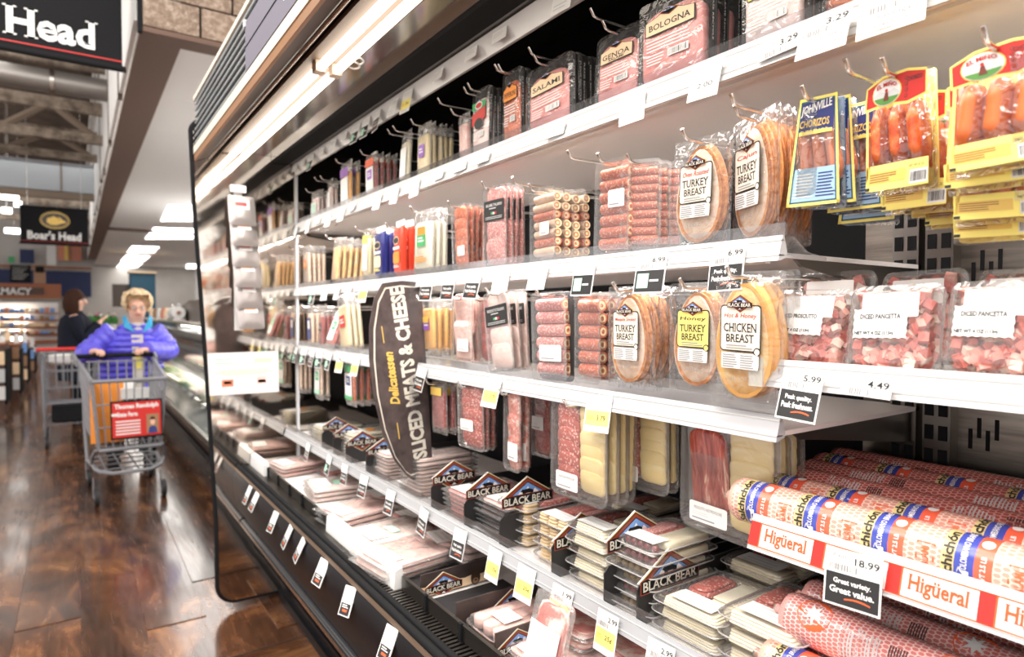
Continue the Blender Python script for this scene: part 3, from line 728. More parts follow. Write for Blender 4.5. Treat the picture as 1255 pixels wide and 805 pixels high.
# -------- linked sausages hung in bags
def capsule_data(r, L, mat, name, bend=.0):
    pts = [(0, bend*((k/8-.5)**2)*4 , (k/8-.5)*(L-2*r)) for k in range(9)]
    pts = [(0, pts[0][1], -L/2), (0, pts[0][1], -L/2+r*.4)] + pts[1:-1] + [(0, pts[-1][1], L/2-r*.4), (0, pts[-1][1], L/2)]
    rs = [r*.25, r*.72] + [r]*7 + [r*.72, r*.25]
    return MB().tube(pts, rs, 12).data(name, M[mat], True)
def ring_quad(p, a0, a1, b0, b1, w, m, e=1):
    for r in ((a0, a1, b0, b0+w), (a0, a1, b1-w, b1), (a0, a0+w, b0, b1), (a1-w, a1, b0, b1)): p.rect(*r, m, e)
def warp_tree(o, f):
    for q in [o]+list(o.children):
        if q.data.users > 1: q.data = q.data.copy()
        l = q.location.copy()
        for v in q.data.vertices: v.co = f(l+v.co) - l
def link_bag(name, kind):
    wd, ht, t = (.115, .195, .032) if kind == 'blue' else (.155, .235, .04)
    o = pack(name, wd, ht, t, 'pouch', 'bag_film', .006)
    p = Print(-.0012)
    if kind == 'blue':
        me = capsule_data(.0155, .115, 'sausage_pink', 'sausage')
        for k in range(3): put('sausage', me, o, (t*.5, .031-.031*k, .006))
        slab(o, 'printed_sheet', wd*.92, ht*.96, 0, 0, t*.78, t*.84, 'navy_teal', 'r', .004)
        ring_quad(p, -.055, .055, -.093, .093, .006, 'tag_yellow', 2); ring_quad(p, -.049, .049, -.088, .088, .003, 'teal', 2)
        p.rect(-.049, .049, .034, .088, 'navy', 1); p.rect(-.046, .046, .030, .036, 'tag_yellow', 2)
        p.txt('JOHNVILLE', 0, .074, .084, .019, 'white', 3, .03, 0, .10, .0); p.txt('CHORIZOS', 0, .049, .078, .013, 'gold', 3, .02)
        p.txt('SUPREMOS', 0, .034, .07, .008, 'tag_yellow', 3, .02)
        p.rect(-.049, .049, -.088, -.028, 'sky_print', 1); p.bars(-.044, .0, -.080, -.036, 8, 'white', 2, 3, .4); p.bars(.004, .044, -.080, -.036, 8, 'navy', 2, 4, .4)
    else:
        mat = 'sausage_orange' if kind == 'orange' else 'chorizo'
        me = capsule_data(.0232, .128, mat, 'sausage', .004)
        for k in range(3): put('sausage', me, o, (t*.48, .044-.044*k, -.006))
        slab(o, 'printed_sheet', wd*.93, ht*.97, 0, 0, t*.80, t*.85, 'tag_yellow', 'r', .006)
        hd = [(-.072, .052), (-.02, .056), (.03, .050), (.072, .058), (.072, .098), (.03, .106), (-.03, .104), (-.072, .090)]
        p.poly([(a*1.06, .078+(b-.078)*1.2) for a, b in hd], 'tag_yellow', 1); p.poly(hd, 'red', 2)
        p.ell(-.022, .076, .074, .054, 'gold', 3); p.ell(-.022, .076, .069, .050, 'paper', 4); p.poly([(-.055, .072), (-.040, .080), (-.022, .075), (-.004, .081), (.010, .073), (.008, .066), (-.050, .066)], 'paper_grey', 4.4)
        p.poly([(-.022+.0335*math.cos(a), .076+.0235*math.sin(a)) for a in [PI+.42+(PI-.84)*k/12 for k in range(13)]], 'leaf', 5)
        p.txt('EL MIÑO', -.022, .092, .050, .010, 'red', 6, .03, 0, 0, .004)
        p.poly([(-.029, .060), (-.015, .060), (-.019, .076), (-.025, .076)], 'maroon', 6); p.ell(-.022, .079, .007, .007, 'red', 7)
        p.txt('CHORIZO', .046, .090, .036, .008, 'ink', 3, .02)
        for q in range(4): p.ell(.026+.0*q, .060+.011*q, .008, .008, 'maroon', 3); p.ell(.026, .060+.011*q, .004, .004, 'red', 4)
        p.rect(-.072, -.066, -.10, .05, 'tag_yellow', 1); p.rect(-.0655, -.0635, -.08, .046, 'red', 1)
        p.rect(-.072, .072, -.112, -.062, 'tag_yellow', 1); p.rect(-.066, .02, -.098, -.076, 'gold', 2)
        p.bars(-.064, .0, -.096, -.078, 4, 'maroon', 3, 2, .3); p.txt('NET WT 8 OZ', .045, -.074, .034, .005, 'ink', 3)
        p.rect(.03, .07, -.108, -.082, 'paper', 2); p.code(.032, .068, -.104, -.086, 'ink', 3); p.rect(-.072, -.062, -.110, -.104, 'ink', 4)
    p.build('label', o)
    k = .34 if kind == 'blue' else .10; ph = {'blue': 0., 'red': 1.3, 'orange': 2.6}[kind]
    def f(p_):
        z = p_.z/ht; y = p_.y*(1-k*(z+.5)**1.3) + .004*math.sin(9*z+ph)
        return Vector((p_.x, y, p_.z))
    warp_tree(o, f)
    for v in o.data.vertices:
        if v.co.x < t*.3: v.co.x += -.002+.0025*math.sin(60*v.co.y+40*v.co.z+ph)
        v.co.z += .004*math.sin(30*v.co.y+ph) if abs(v.co.z) > ht*.45 else 0
    return o
M['navy_teal'] = plain('navy_teal', (.03, .09, .20), .35); M['sky_print'] = plain('sky_print', (.34, .52, .72), .4)

# ================================================================ PLACING
used = set()
def take(proto):
    if proto.name in used: return dup(proto)
    used.add(proto.name); return proto
hooks_by_row = {}
hook_cache = {}
def hook(X, y, z, row):
    hooks_by_row.setdefault(row, []).append((y, X, z))
def hang(row, proto, label, x0, x1, y0, y1, X=.925, n=1, pitch=.019, yaw=0., tilt=0., wd=None, lean=0., sway=0., group=None, dy=0., hk=True, jit=.003, dz=0.):
    ym = (y0+y1)/2; a, b = onX(x0, ym, X), onX(x1, ym, X); xm = (x0+x1)/2
    W = wd if wd else abs(a.y-b.y); cy = (a.y+b.y)/2
    zt, zb = onX(xm, y0, X).z, onX(xm, y1, X).z
    sy, sz = W/proto['w'], (zt-zb)/proto['h']
    rr = random.Random(int(x0*7+y0))
    if n > 1 and len(label.split()) > 10: label = label.split(' on the ')[0]
    for i in range(n):
        o = take(proto)
        j = 0 if i == 0 else 1
        o.location = (X + i*pitch, cy + dy*i + j*rr.uniform(-jit, jit), (zt+zb)/2 + dz*i + j*rr.uniform(-jit, jit))
        o.rotation_euler = (tilt + rr.uniform(-.03, .03), lean+rr.uniform(-.02, .02), yaw + sway*i + rr.uniform(-.05, .05)); o.scale = (1, sy, sz)
        tag(o, label if n == 1 else label + (', front of its hook' if i == 0 else ', %s from the front' % NUM[i]), 'meat pack', group or label.split(' on ')[0] + ' packs')
    if hk: hook(X, cy, zt-.012, row)

# ================================================================ HANGING PACKS
# ---- top row, above the long shelf
K = {}
R = 'top'
salami = long_pack('salami_pack', 'SALAMI'); genoa = long_pack('salami_pack', 'GENOA', 'SALAMI'); bologna = long_pack('bologna_pack', 'BOLOGNA', None, 'bologna', t=.03)
pepper = long_pack('pepperoni_pack', 'PEPPERONI', None, 'pepperoni', 'orange')
hang(R, genoa, 'pink genoa salami pack with peach label on the top hooks', 728, 784, 34, 132, .935, 1, hk=True, lean=.05)
hang(R, salami, 'pink salami pack with peach label and black backing on the top hooks', 643, 700, 74, 166, .935, 6, .017)
hang(R, pepper, 'orange pepperoni pack with black backing on the top hooks', 611, 641, 85, 180, .935, 3, .014, wd=.09)
o = long_pack('ham_pack', 'PROSCIUTTO', None, 'ham_pale', 'paper')
p = Print(-.0012); p.poly([(-.040, .030), (.040, .045), (.040, .012), (-.040, -.004)], 'red', 5); p.rect(-.040, .040, .040, .060, 'green', 5); p.ell(0, .05, .044, .022, 'paper', 6); p.ell(0, .05, .036, .014, 'red', 7); p.ell(0, .0, .05, .03, 'ink', 6); p.build('front_print', o)
hang(R, o, 'pale ham pack with red and green label on the top hooks', 572, 604, 107, 196, .935, 3, .013, wd=.095)
o = window_bag('ham_pouch', None, None, None, content='ham')
hang(R, o, 'slim clear pouch of pink meat beside the red and green label', 559, 574, 138, 204, .94, 1, wd=.06)
o = window_bag('cheese_pouch', None, None, 'purple', content='swiss')
hang(R, o, 'pale sliced cheese pouch with small purple patch on the top hooks', 504, 530, 150, 226, .935, 5, .022, wd=.095, sway=-.05)
o = window_bag('white_pouch', None, 'white', None, content='white_cheese')
hang(R, o, 'tall plain white pouch left of the purple patch cheese', 486, 503, 158, 234, .93, 1, wd=.075, lean=.06)
o = window_bag('red_pouch', 'orange_red', 'paper', 'purple', content='salami_dark')
hang(R, o, 'red and white pouch with purple block on the top hooks', 441, 466, 187, 246, .935, 4, .026, wd=.11)
o = window_bag('purple_pouch', 'lavender' if 'lavender' in M else 'purple', 'white', None, bottom='purple', content='cheddar')
hang(R, o, 'white pouch with purple head and foot bands on the top hooks', 406, 440, 197, 265, .93, 2, .03, wd=.13)
o = window_bag('lunch_pack', None, 'paper', 'mint', bottom='mint', content='ham_pale')
hang(R, o, 'faded green and white lunch meat pack near the end panel', 372, 398, 233, 282, .93, 3, .02, wd=.12)
o = window_bag('pale_pouch', None, 'paper', None, content='ham_pale')
hang(R, o, 'pale pouch squeezed between the mint label pack and purple pouch', 398, 408, 218, 275, .935, 2, .02, wd=.05)
o = window_bag('purple_pouch', None, 'white', None, bottom='purple', content='white_cheese')
hang(R, o, 'white pouch with purple foot, last before the end panel', 359, 371, 235, 290, .93, 2, .02, wd=.07)
hang(R, bologna, 'bologna pack in clear sleeve, tallest on the top hooks', 780, 866, -12, 104, .915, 3, .034, yaw=.05)
o = long_pack('ham_pack', 'SMOKED', 'HAM', 'ham_pale', 'tag_yellow', t=.026)
hang(R, o, 'ham pack with yellow label, second right of the bologna', 905, 985, -60, 66, .915, 2, .03)
def links(name, mat, n=4):
    o = pack(name, .15, .21, .034, 'pouch', 'bag_film', .006)
    me = capsule_data(.0165, .125, mat, 'sausage', .006)
    for k in range(n): put('sausage', me, o, (.016, .0, -.072+.036*k), (PI/2+.12, 0, 0))
    return o
hang(R, links('sausage_pouch', 'sausage_orange', 5), 'clear pouch of orange sausages lying crosswise on the top hooks', 1000, 1084, -85, 42, .915, 1)
hang(R, links('sausage_pouch', 'chorizo', 5), 'clear pouch of dark red chorizo right of the orange sausages', 1082, 1150, -110, 14, .915, 2, .03)

# ---- second row, standing behind the middle shelf's rail
R = 'second'
t1 = oval_breast('turkey_pack', 'Oven Roasted', 'TURKEY', 'BREAST')
hang(R, t1, 'oval turkey breast pack facing front on the second shelf', 817, 893, 166, 306, .915, 1)
t2 = oval_breast('turkey_pack', 'Cajun', 'TURKEY', 'BREAST', edge='roast_edge', n=4)
hang(R, t2, 'cajun turkey breast pack turned sideways with browned edge on the second shelf', 880, 958, 138, 300, .925, 5, .024, yaw=-.42, wd=.135, hk=True)
rl = roll_tray('panino_tray', 7)
hang(R, rl, 'tray of red meat rolls with white label beside the turkey breast', 722, 778, 194, 314, .922, 1, wd=.10)
rl2 = roll_tray('panino_tray', 9, lab=None)
hang(R, rl2, 'tray of meat rolls tilted to show its spiral ends', 770, 800, 195, 306, .948, 3, .032, tilt=.0, yaw=.5, wd=.085)
bpy.context.view_layer.update()
rl3 = roll_tray('panino_tray', 7, lab=(.010, -.012, .034, .036), meat='roll_meat', alt='turkey')
hang(R, rl3, 'tray of pale meat and cheese rolls', 647, 682, 230, 320, .925, 4, .029, wd=.105)
sal = black_label('salame_pack', 'SALAME ITALIANO', 'salami_pink')
hang(R, sal, 'pink salame tray with black label on the second shelf', 588, 624, 227, 327, .925, 4, .018, wd=.12)
o = meat_tray('salami_tray', 'pepperoni', (.01, -.04, .045, .03))
hang(R, o, 'red salami tray with small white sticker left of the black label', 552, 574, 250, 332, .93, 4, .018, wd=.095)
o = window_bag('cheese_pouch', None, None, 'green', content='white_cheese', ht=.2)
p = Print(-.0012); p.rr(0, .035, .04, .024, .004, 'orange', 3); p.bars(-.03, .03, -.06, -.04, 3, 'orange', 3); p.build('front_print', o)
hang(R, o, 'white cheese pouch with green and orange label on the second shelf', 501, 533, 256, 338, .925, 3, .024, wd=.14, lean=.03)
o = printed_bag('sausage_bag', 'red', 'peach', 'paper', window='orange')
hang(R, o, 'small shiny red bag next to the navy bag', 478, 494, 276, 338, .925, 2, .03, wd=.085)
o = printed_bag('cheese_bag', 'navy', 'peach', 'tag_yellow', window='swiss')
hang(R, o, 'small shiny navy blue bag with yellow window', 452, 474, 283, 342, .925, 2, .03, wd=.095)
o = window_bag('yellow_pouch', 'tag_yellow', 'paper', None, content='swiss')
hang(R, o, 'pale yellow pouch left of the navy blue bag', 441, 454, 280, 344, .93, 2, .02, wd=.07)
o = window_bag('wrap_pouch', None, None, None, content='chicken')
hang(R, o, 'leaning clear pouch of pale orange slices on the second shelf', 400, 420, 290, 350, .925, 5, .026, wd=.09, lean=.08)
o = window_bag('sliced_pack', None, None, 'orange', content='turkey')
hang(R, o, 'clear pack of sliced meat with orange block near the end panel', 361, 388, 300, 352, .925, 4, .022, wd=.13)

# ---- yellow and blue link bags hung under the long shelf at the right
R = 'links'
jb = link_bag('sausage_bag', 'blue')
hang(R, jb, 'blue and yellow bag of pink sausages', 968, 1034, 116, 254, .90, 4, .030, yaw=.12, dy=-.012, dz=-.006, jit=.008, group='blue sausage bags on one hook')
er = link_bag('chorizo_bag', 'red')
hang(R, er, 'yellow and red bag of dark red chorizo', 1058, 1140, 84, 234, .90, 4, .034, dy=-.010, jit=.010, dz=-.016, sway=.08, group='red chorizo bags on one hook')
eo = link_bag('chorizo_bag', 'orange')
hang(R, eo, 'large yellow bag of orange chorizo links', 1158, 1290, 48, 206, .86, 5, .036, dy=.012, jit=.014, dz=-.020, sway=.06, group='orange chorizo bags on one hook', lean=.05)

# ---- third row
R = 'third'
ch = oval_breast('chicken_pack', 'Hot & Honey', 'CHICKEN', 'BREAST', 'label_cream', 'chicken', 'cheddar')
hang(R, ch, 'honey chicken breast pack hanging in front of the lower rail', 866, 955, 332, 500, .872, 3, .022)
ty = oval_breast('turkey_pack', 'Honey', 'TURKEY', 'BREAST', 'tag_yellow', script_m='ink')
hang(R, ty, 'turkey pack with yellow label half hidden behind honey chicken', 824, 878, 346, 482, .915, 2, .024, wd=.13)
th = oval_breast('turkey_pack', 'Mesquite Smoked', 'TURKEY', 'BREAST')
hang(R, th, 'smoked turkey breast pack on the third shelf', 738, 800, 350, 477, .915, 4, .022, wd=.135)
r4 = roll_tray('panino_tray', 6, lab=None)
hang(R, r4, 'tray of meat rolls seen end on, left of smoked turkey', 706, 732, 358, 470, .925, 3, .03, wd=.085)
r5 = roll_tray('panino_tray', 6, lab=(.006, -.036, .060, .036), meat='salami_pink')
hang(R, r5, 'tray of pale pink salami rolls with white sticker on the third shelf', 648, 697, 357, 468, .912, 1, wd=.125)
slab(r5, 'backing', .094, .198, 0, 0, .024, .027, 'card_black', 'r', .012)
pr = black_label('prosciutto_pack', 'PROSCIUTTO ITALIANO', 'ham_pale')
hang(R, pr, 'pale prosciutto tray with black label, tilted on the third shelf', 588, 634, 356, 456, .905, 3, .026, wd=.125, tilt=-.10)
o = meat_tray('ham_tray', 'ham', (.008, -.052, .055, .038), None, .11, .2, .02, 2)
hang(R, o, 'pink ham tray with white sticker on the third shelf', 548, 584, 362, 442, .915, 2, .02, wd=.13)
o = meat_tray('salami_tray', 'salami_dark', None, None, .09, .2, .018, 5)
hang(R, o, 'dark salami tray between the ham tray and prosciutto', 584, 604, 364, 446, .935, 1, wd=.08)
o = window_bag('cheddar_pouch', None, None, 'purple', content='cheddar')
hang(R, o, 'orange cheddar pouch with purple and yellow patch beside the hanging sign', 513, 533, 364, 436, .92, 4, .022, wd=.09)
p = Print(-.0014); p.rr(0, .022, .04, .02, .003, 'gold', 5); p.build('front_print', o)
o = window_bag('cheese_pouch', None, None, 'red', content='swiss')
hang(R, o, 'yellow cheese pouch with red patch leaning behind the hanging sign', 402, 440, 360, 434, .92, 3, .024, wd=.13, tilt=-.18)
o = window_bag('veggie_pouch', 'white', 'paper', 'green', content='salami')
hang(R, o, 'white and green pouch tipped forward near the hanging sign', 396, 424, 374, 428, .915, 2, .022, wd=.11, lean=.35)
o = window_bag('lunch_pack', None, 'navy', 'paper', content='turkey')
hang(R, o, 'lunch meat pack with blue and white label near the end panel', 371, 387, 374, 426, .92, 4, .022, wd=.085)
o = window_bag('dark_pouch', None, None, 'ink', content='salami_dark')
hang(R, o, 'dark meat pouch right of the blue and white label', 386, 399, 378, 428, .925, 3, .022, wd=.07)

# ---- fourth row, hung below the third shelf
R = 'fourth'
pp = duo_tray('prosciutto_tray', 'prosciutto', 'provolone', 'PROSCIUTTO AND PROVOLONE', solid=True)
hang(R, pp, 'large tray of dark prosciutto and pale provolone', 829, 962, 520, 664, .985, 3, .034, wd=.225)
sp1 = duo_tray('salami_tray', 'salami', 'provolone', 'SALAMI AND PROVOLONE')
hang(R, sp1, 'large tray of red salami and yellow provolone', 665, 756, 492, 615, .895, 4, .026, wd=.195)
hang(R, sp1, 'salami and provolone tray further back in the shade', 752, 812, 490, 600, .99, 2, .03, wd=.18)
o = meat_tray('salami_tray', 'salami', (-.012, -.028, .048, .034), None, .10, .20, .02, 5)
hang(R, o, 'hanging salami tray with white sticker left of the yellow price tag', 553, 601, 470, 551, .90, 3, .020, wd=.14)
o = meat_tray('pancetta_tray', 'pancetta', (.006, -.050, .040, .044), None, .07, .2, .022, 3)
hang(R, o, 'narrow hanging pancetta tray right of the yellow price tag', 614, 640, 478, 578, .90, 2, .026, wd=.078)
o = meat_tray('salami_tray', 'salami_dark', (-.01, .0, .05, .04), None, .09, .2, .02, 5)
hang(R, o, 'dark salami tray set back between pancetta and salami provolone', 652, 672, 478, 560, .99, 2, .02, wd=.085)
o = window_bag('dark_pouch', 'gold', None, None, content='salami_dark', ht=.2)
hang(R, o, 'dark meat pouch with gold header beside the hanging sign', 521, 550, 466, 532, .91, 3, .03, wd=.10)
o = window_bag('veggie_round', 'green', 'white', 'navy', content='pepperoni', bottom='green')
hang(R, o, 'green and white round slices pouch hung low by the sign', 410, 446, 440, 498, .905, 4, .028, wd=.125)
o = window_bag('veggie_pouch', 'green', 'paper', 'green', content='turkey', bottom='mint')
hang(R, o, 'green topped pouch with bell shaped mark hung low', 374, 405, 436, 490, .905, 2, .024, wd=.125)
o = window_bag('pale_pouch', None, 'paper', None, content='turkey')
hang(R, o, 'pale pouch hung low, last before the end panel', 358, 372, 432, 482, .905, 3, .022, wd=.08)

# hooks: one bar per stack
for row, L in hooks_by_row.items():
    L.sort()
    for k, (y, X, z) in enumerate(L):
        xf = X - .028
        key = 'h'
        mb = MB().tube([(1.395-xf, 0, .012), (.01, 0, .002), (.0, 0, .004), (-.010, 0, .018)], .0034, 8)
        o = mb.build('peg_hook', M['chrome'], None, True); o.location = (xf, y, z)
        tag(o, 'chrome peg hook in the %s row, %s counted from the near end' % ({'links': 'link bag'}.get(row, row), NUM[k] if k < 20 else 'last'), 'hook', 'chrome peg hooks')
for k, (px, py, X) in enumerate(((728, 22, .90), (652, 68, .90), (610, 88, .90), (572, 115, .91), (540, 128, .91), (478, 165, .91), (388, 222, .91), (900, 130, .87), (1040, 90, .87), (700, 195, .90), (632, 226, .90))):
    p_ = onX(px, py, X)
    o = MB().tube([(1.395-X, 0, .012), (.01, 0, .002), (0, 0, .004), (-.010, 0, .018)], .0034, 8).build('peg_hook', M['chrome'], None, True); o.location = p_
    tag(o, 'empty chrome peg hook, %s of the bare ones counted from the top left price rail' % NUM[k], 'hook', 'bare chrome peg hooks')

# ================================================================ STACKED TRAYS ON THE LOW SHELF (front at x = 0, bottom at z = 0)
def hshell(mb, D, W, r, prof, mi=0, n=3, cx=None):
    cx = D/2 if cx is None else cx; R = []
    for ins, z in prof: R.append([(cx+a, b, z) for a, b in rrect(D-2*ins, W-2*ins, max(r-ins, .003), n)])
    return mb.rings(R, mi)
def hslab(o, name, x0, x1, y0, y1, z0, z1, mat, r=.006):
    mb = MB(); e = min(.003, (z1-z0)*.4); hshell(mb, x1-x0, y1-y0, r, [(e, z0), (0, z0+e), (0, z1-e), (e, z1)], n=2, cx=(x0+x1)/2)
    c = mb.build(name, M[mat], o, True); c.location = (0, (y0+y1)/2, 0); return c
def hlabel(o, x0, x1, y0, y1, z, rows=3, extra=None):
    mb = MB(); mb.quad((x0, y0, z), (x1, y0, z), (x1, y1, z), (x0, y1, z), 0); rr = random.Random(1)
    for k in range(rows):
        x = x1 - (x1-x0)*(k+.6)/rows; h = (x1-x0)/rows*.18; w_ = (y1-y0)*rr.uniform(.25, .40); m_ = (y0+y1)/2
        mb.quad((x-h, m_-w_, z+.0004), (x+h, m_-w_, z+.0004), (x+h, m_+w_, z+.0004), (x-h, m_+w_, z+.0004), 1)
    return mb.build('label', [M['paper'], M['paper_grey']], o)
def snack_tray(name, kind, D=.20, W=.135, H=.030):
    mb = MB(); hshell(mb, D, W, .022, [(.016, 0), (.012, .002), (.006, H*.55), (0, H*.58), (0, H*.64), (.006, H*.66), (.010, H*.96), (.016, H)])
    o = mb.build(name, M['tray_film'], None, True); o['H'] = H
    MB().tube([(D/2+a, b, H*.62) for a, b in rrect(D, W, .022, 4)+rrect(D, W, .022, 4)[:1]], .0014, 6).build('rim', M['rim_film'], o, True)
    y = W/2-.014
    if kind == 'cracker':
        rr = random.Random(4)
        for k in range(3):
            for q in range(3): hslab(o, 'cracker', .018+.001*q, .062, -y+.036*k, -y+.033+.036*k, .003+.0075*q, .0095+.0075*q, 'cracker', .010)
        hslab(o, 'salami_slice', .07, D-.02, -y, -.003, .004, H*.75, 'salami', .02); hslab(o, 'salami_slice', .08, D-.03, -y+.006, -.008, H*.7, H*.88, 'salami_pink', .02)
        hslab(o, 'salami_slice', .07, D-.02, .003, y, .004, H*.8, 'salami', .02)
    elif kind == 'grape':
        for k in range(6): put('grape', sphere_data('grape', .009, 'grape'), o, (.030, -y+.010+.0175*k, .013))
        hslab(o, 'salami_slice', .055, D-.02, .0, y, .004, H*.72, 'salami', .018); hslab(o, 'salami_slice', .07, D-.04, .006, y-.008, H*.7, H*.9, 'salami_pink', .016)
        hslab(o, 'cheese_slice', .055, D-.02, -y, -.004, .004, H*.85, 'white_cheese', .008)
    elif kind == 'olive':
        for k in range(6): put('olive', sphere_data('olive', .009, 'olive'), o, (.030, -y+.010+.0175*k, .013))
        hslab(o, 'salami_slice', .055, D-.02, .0, y, .004, H*.72, 'salami_pink', .018)
        hslab(o, 'cheese_slice', .055, D-.02, -y, -.004, .004, H*.85, 'white_cheese', .008)
    else:
        for q in range(4): hslab(o, 'cracker', .016+.002*q, .075, -y+.004*q, y-.004, .003+.005*q, .0075+.005*q, 'white_cheese', .006)
        hslab(o, 'salami_slice', .085, D-.02, .012, y, .004, H*.7, 'salami', .018); hslab(o, 'salami_slice', .09, D-.03, .016, y-.006, H*.68, H*.92, 'salami', .016)
        for q in range(3): hslab(o, 'cheese_slice', .082+.004*q, D-.016-.004*q, -y, .004, .004+.007*q, .0105+.007*q, 'white_cheese', .006)
    hlabel(o, .022, .066, -.045, .045, H+.0008)
    return o
_sp = {}
def sphere_data(name, r, mat, n=8, sq=1.0):
    k = (name, r, mat)
    if k not in _sp:
        R = []
        for i in range(n//2+1):
            a = PI*i/(n//2); R.append([(r*math.sin(a)*math.cos(2*PI*j/n)+0, r*math.sin(a)*math.sin(2*PI*j/n), r*sq*math.cos(a)) for j in range(n)])
        _sp[k] = MB().rings(R, 0, False, False).data(name, M[mat], True)
    return _sp[k]
def flat_pack(name, meat, D=.22, W=.17, H=.014, tray=None, lab=True, accent=None, film='pouch_film'):
    mb = MB(); hshell(mb, D, W, .014, [(.02, 0), (.004, H*.3), (0, H*.42), (0, H*.5), (.006, H*.7), (.018, H)])
    o = mb.build(name, M[film], None, True); o['H'] = H
    for k in range(2): hslab(o, 'slice', .014+.01*k, D-.014, -W/2+.014, W/2-.014-.012*k, H*(.15+.35*k), H*(.48+.35*k), meat, .02)
    if tray: hslab(o, 'tray', 0, D, -W/2, W/2, H*.02, H*.2, tray, .008)
    if lab: hlabel(o, .02, .085, -W*.30, W*.30, H+.0010)
    if accent: mb = MB(); mb.quad((.10, -W*.2, H+.001), (.13, -W*.2, H+.001), (.13, W*.1, H+.001), (.10, W*.1, H+.001)); mb.build('sticker', M[accent], o)
    return o
def stack(proto, label, px, X, z0, n, cat='tray', group=None, py=700, jit=.004, rz=0., step=None, seed=1, zs=1.):
    Y = onX(px, py, X).y; rr = random.Random(int(px)); protos = proto if isinstance(proto, list) else [proto]
    z = z0
    for i in range(n):
        pr_ = protos[i % len(protos)]; o = take(pr_)
        o.location = (X+rr.uniform(-jit, jit), Y+rr.uniform(-jit, jit), z); o.scale.z = zs; o.rotation_euler = (0, 0, rz+rr.uniform(-.03, .03))
        z += (step or pr_['H']) + .0006
        nm_ = 'topmost' if i == n-1 else ('bottom one' if i == 0 else '%s from the bottom' % NUM[i])
        tag(o, label if n == 1 else label + ', ' + nm_, cat, group or label + ' stack')
ZS = .811
M['rim_film'] = film_mat('rim_film', .95, .25, (1, .99, .98), .1, .30, 10, .06)
crk = snack_tray('snack_tray', 'cracker', .20, .13, .026)
stack(crk, 'snack tray of crackers in the left cracker stack', 624, .905, ZS, 4)
stack(crk, 'snack tray of crackers in the right cracker stack', 668, .890, ZS, 4, step=.0275)
wrp = snack_tray('snack_tray', 'cheese', .20, .13, .0255)
stack(wrp, 'pale cheese snack tray in the narrow stack by the crackers', 714, .885, ZS, 5)
gr, ol_ = snack_tray('snack_tray', 'grape', .20, .135, .0235), snack_tray('snack_tray', 'olive', .20, .135, .0235)
stack([ol_, gr, ol_, ol_, gr, gr][:6], 'snack tray with grapes and olives in front', 768, .880, ZS, 6)
big = snack_tray('snack_tray', 'salami', .21, .155, .031)
stack(big, 'salami and cheese tray beside the nearest black divider', 834, .875, ZS, 3, step=.0219, zs=.70)
stack(big, 'salami and cheese tray in the stack nearest the bagged logs', 926, .885, ZS, 3, step=.031)
stack(big, 'salami and cheese tray in the shaded stack behind', 918, 1.075, ZS, 3)
stack(big, 'salami and cheese tray in the darkest rear stack', 1015, 1.13, ZS, 2)
stack(crk, 'snack tray of crackers behind the left cracker stack', 700, 1.09, ZS, 3)
stack(wrp, 'pale cheese tray behind the narrow stack', 757, 1.10, ZS, 4)
stack(gr, 'grape snack tray behind the grape and olive stack', 815, 1.10, ZS, 4)
blk = flat_pack('ham_pack', 'ham', .22, .16, .0125, 'card_black')
stack(blk, 'flat ham pack on a black tray', 598, .885, ZS, 7)
fp = flat_pack('ham_pack', 'ham_pale', .23, .15, .0115)
stack(fp, 'thin pale ham pack in the pile under the hanging sign', 500, .88, ZS, 10)
stack(fp, 'thin pale ham pack in the pile left of the hanging sign', 462, .88, ZS, 7)
fs = flat_pack('salami_pack', 'salami_pink', .23, .15, .0125, accent='green')
stack(fs, 'thin pink salami pack in front of the black divider', 556, .88, ZS, 6)
fw = flat_pack('cheese_pack', 'white_cheese', .23, .17, .012, accent='orange')
stack(fw, 'white pack with orange sticker in the far pile', 420, .89, ZS, 8)
stack(fw, 'white orange sticker pack in the last pile by the panel', 385, .90, ZS, 5)

# dividers
def divider(label, px, py, X0=.856, X1=1.30, z0=.812, z1=.895, ew=.155, group='black dividers on the low shelf', deck=False):
    e = onX(px, py, X0+ew*.52); y = e.y
    o = MB().prism([(X0, 0, z0), (X1, 0, z0), (X1, 0, z1), (X0+.012, 0, z1), (X0, 0, z1-.012)], (0, .003, 0)).build('shelf_divider', M['card_black']); o.location = (0, y, 0)
    # the badge is drawn in a frame whose a axis is +X, so it can stand on the divider's near face
    q = Print(0); emblem(q, 0, 0, ew, 1)
    mb = q.mb; mb.v = [(X0+ew*.52 - vy, -.0012 + vx, e.z + vz) for vx, vy, vz in mb.v]
    b = mb.build('badge', q.mats, o)
    D = [(X0+ew*.52+dx*ew*1.03, -.001, e.z+dz*ew*1.03) for dx, dz in ((-.5, 0), (0, -.3), (.5, 0), (0, .3))]
    MB().prism(D, (0, .003, 0)).build('badge_card', M['white'], o)
    tag(o, label, 'divider', group); return o
divider('black shelf divider with bear badge, farthest one, left of the hanging sign', 412, 521, ew=.12)
divider('second black shelf divider with bear badge from the end panel', 427, 530, ew=.125)
divider('black shelf divider with bear badge just left of the hanging sign', 444, 540, ew=.13)
divider('black shelf divider with bear badge peeking behind the hanging sign', 470, 550, ew=.13)
divider('black shelf divider with bear badge just right of the hanging sign', 556, 582, ew=.145)
divider('black shelf divider with bear badge behind the black trays', 598, 598, ew=.145)
divider('black shelf divider with bear badge behind the cracker stacks', 646, 607, ew=.16)
divider('black shelf divider with badge tip showing above the narrow cheese stack', 712, 654, ew=.16)
divider('black shelf divider with badge tip showing behind the grape trays', 778, 655, ew=.16)
divider('nearest black shelf divider with a fully visible bear badge', 820, 703, ew=.165)

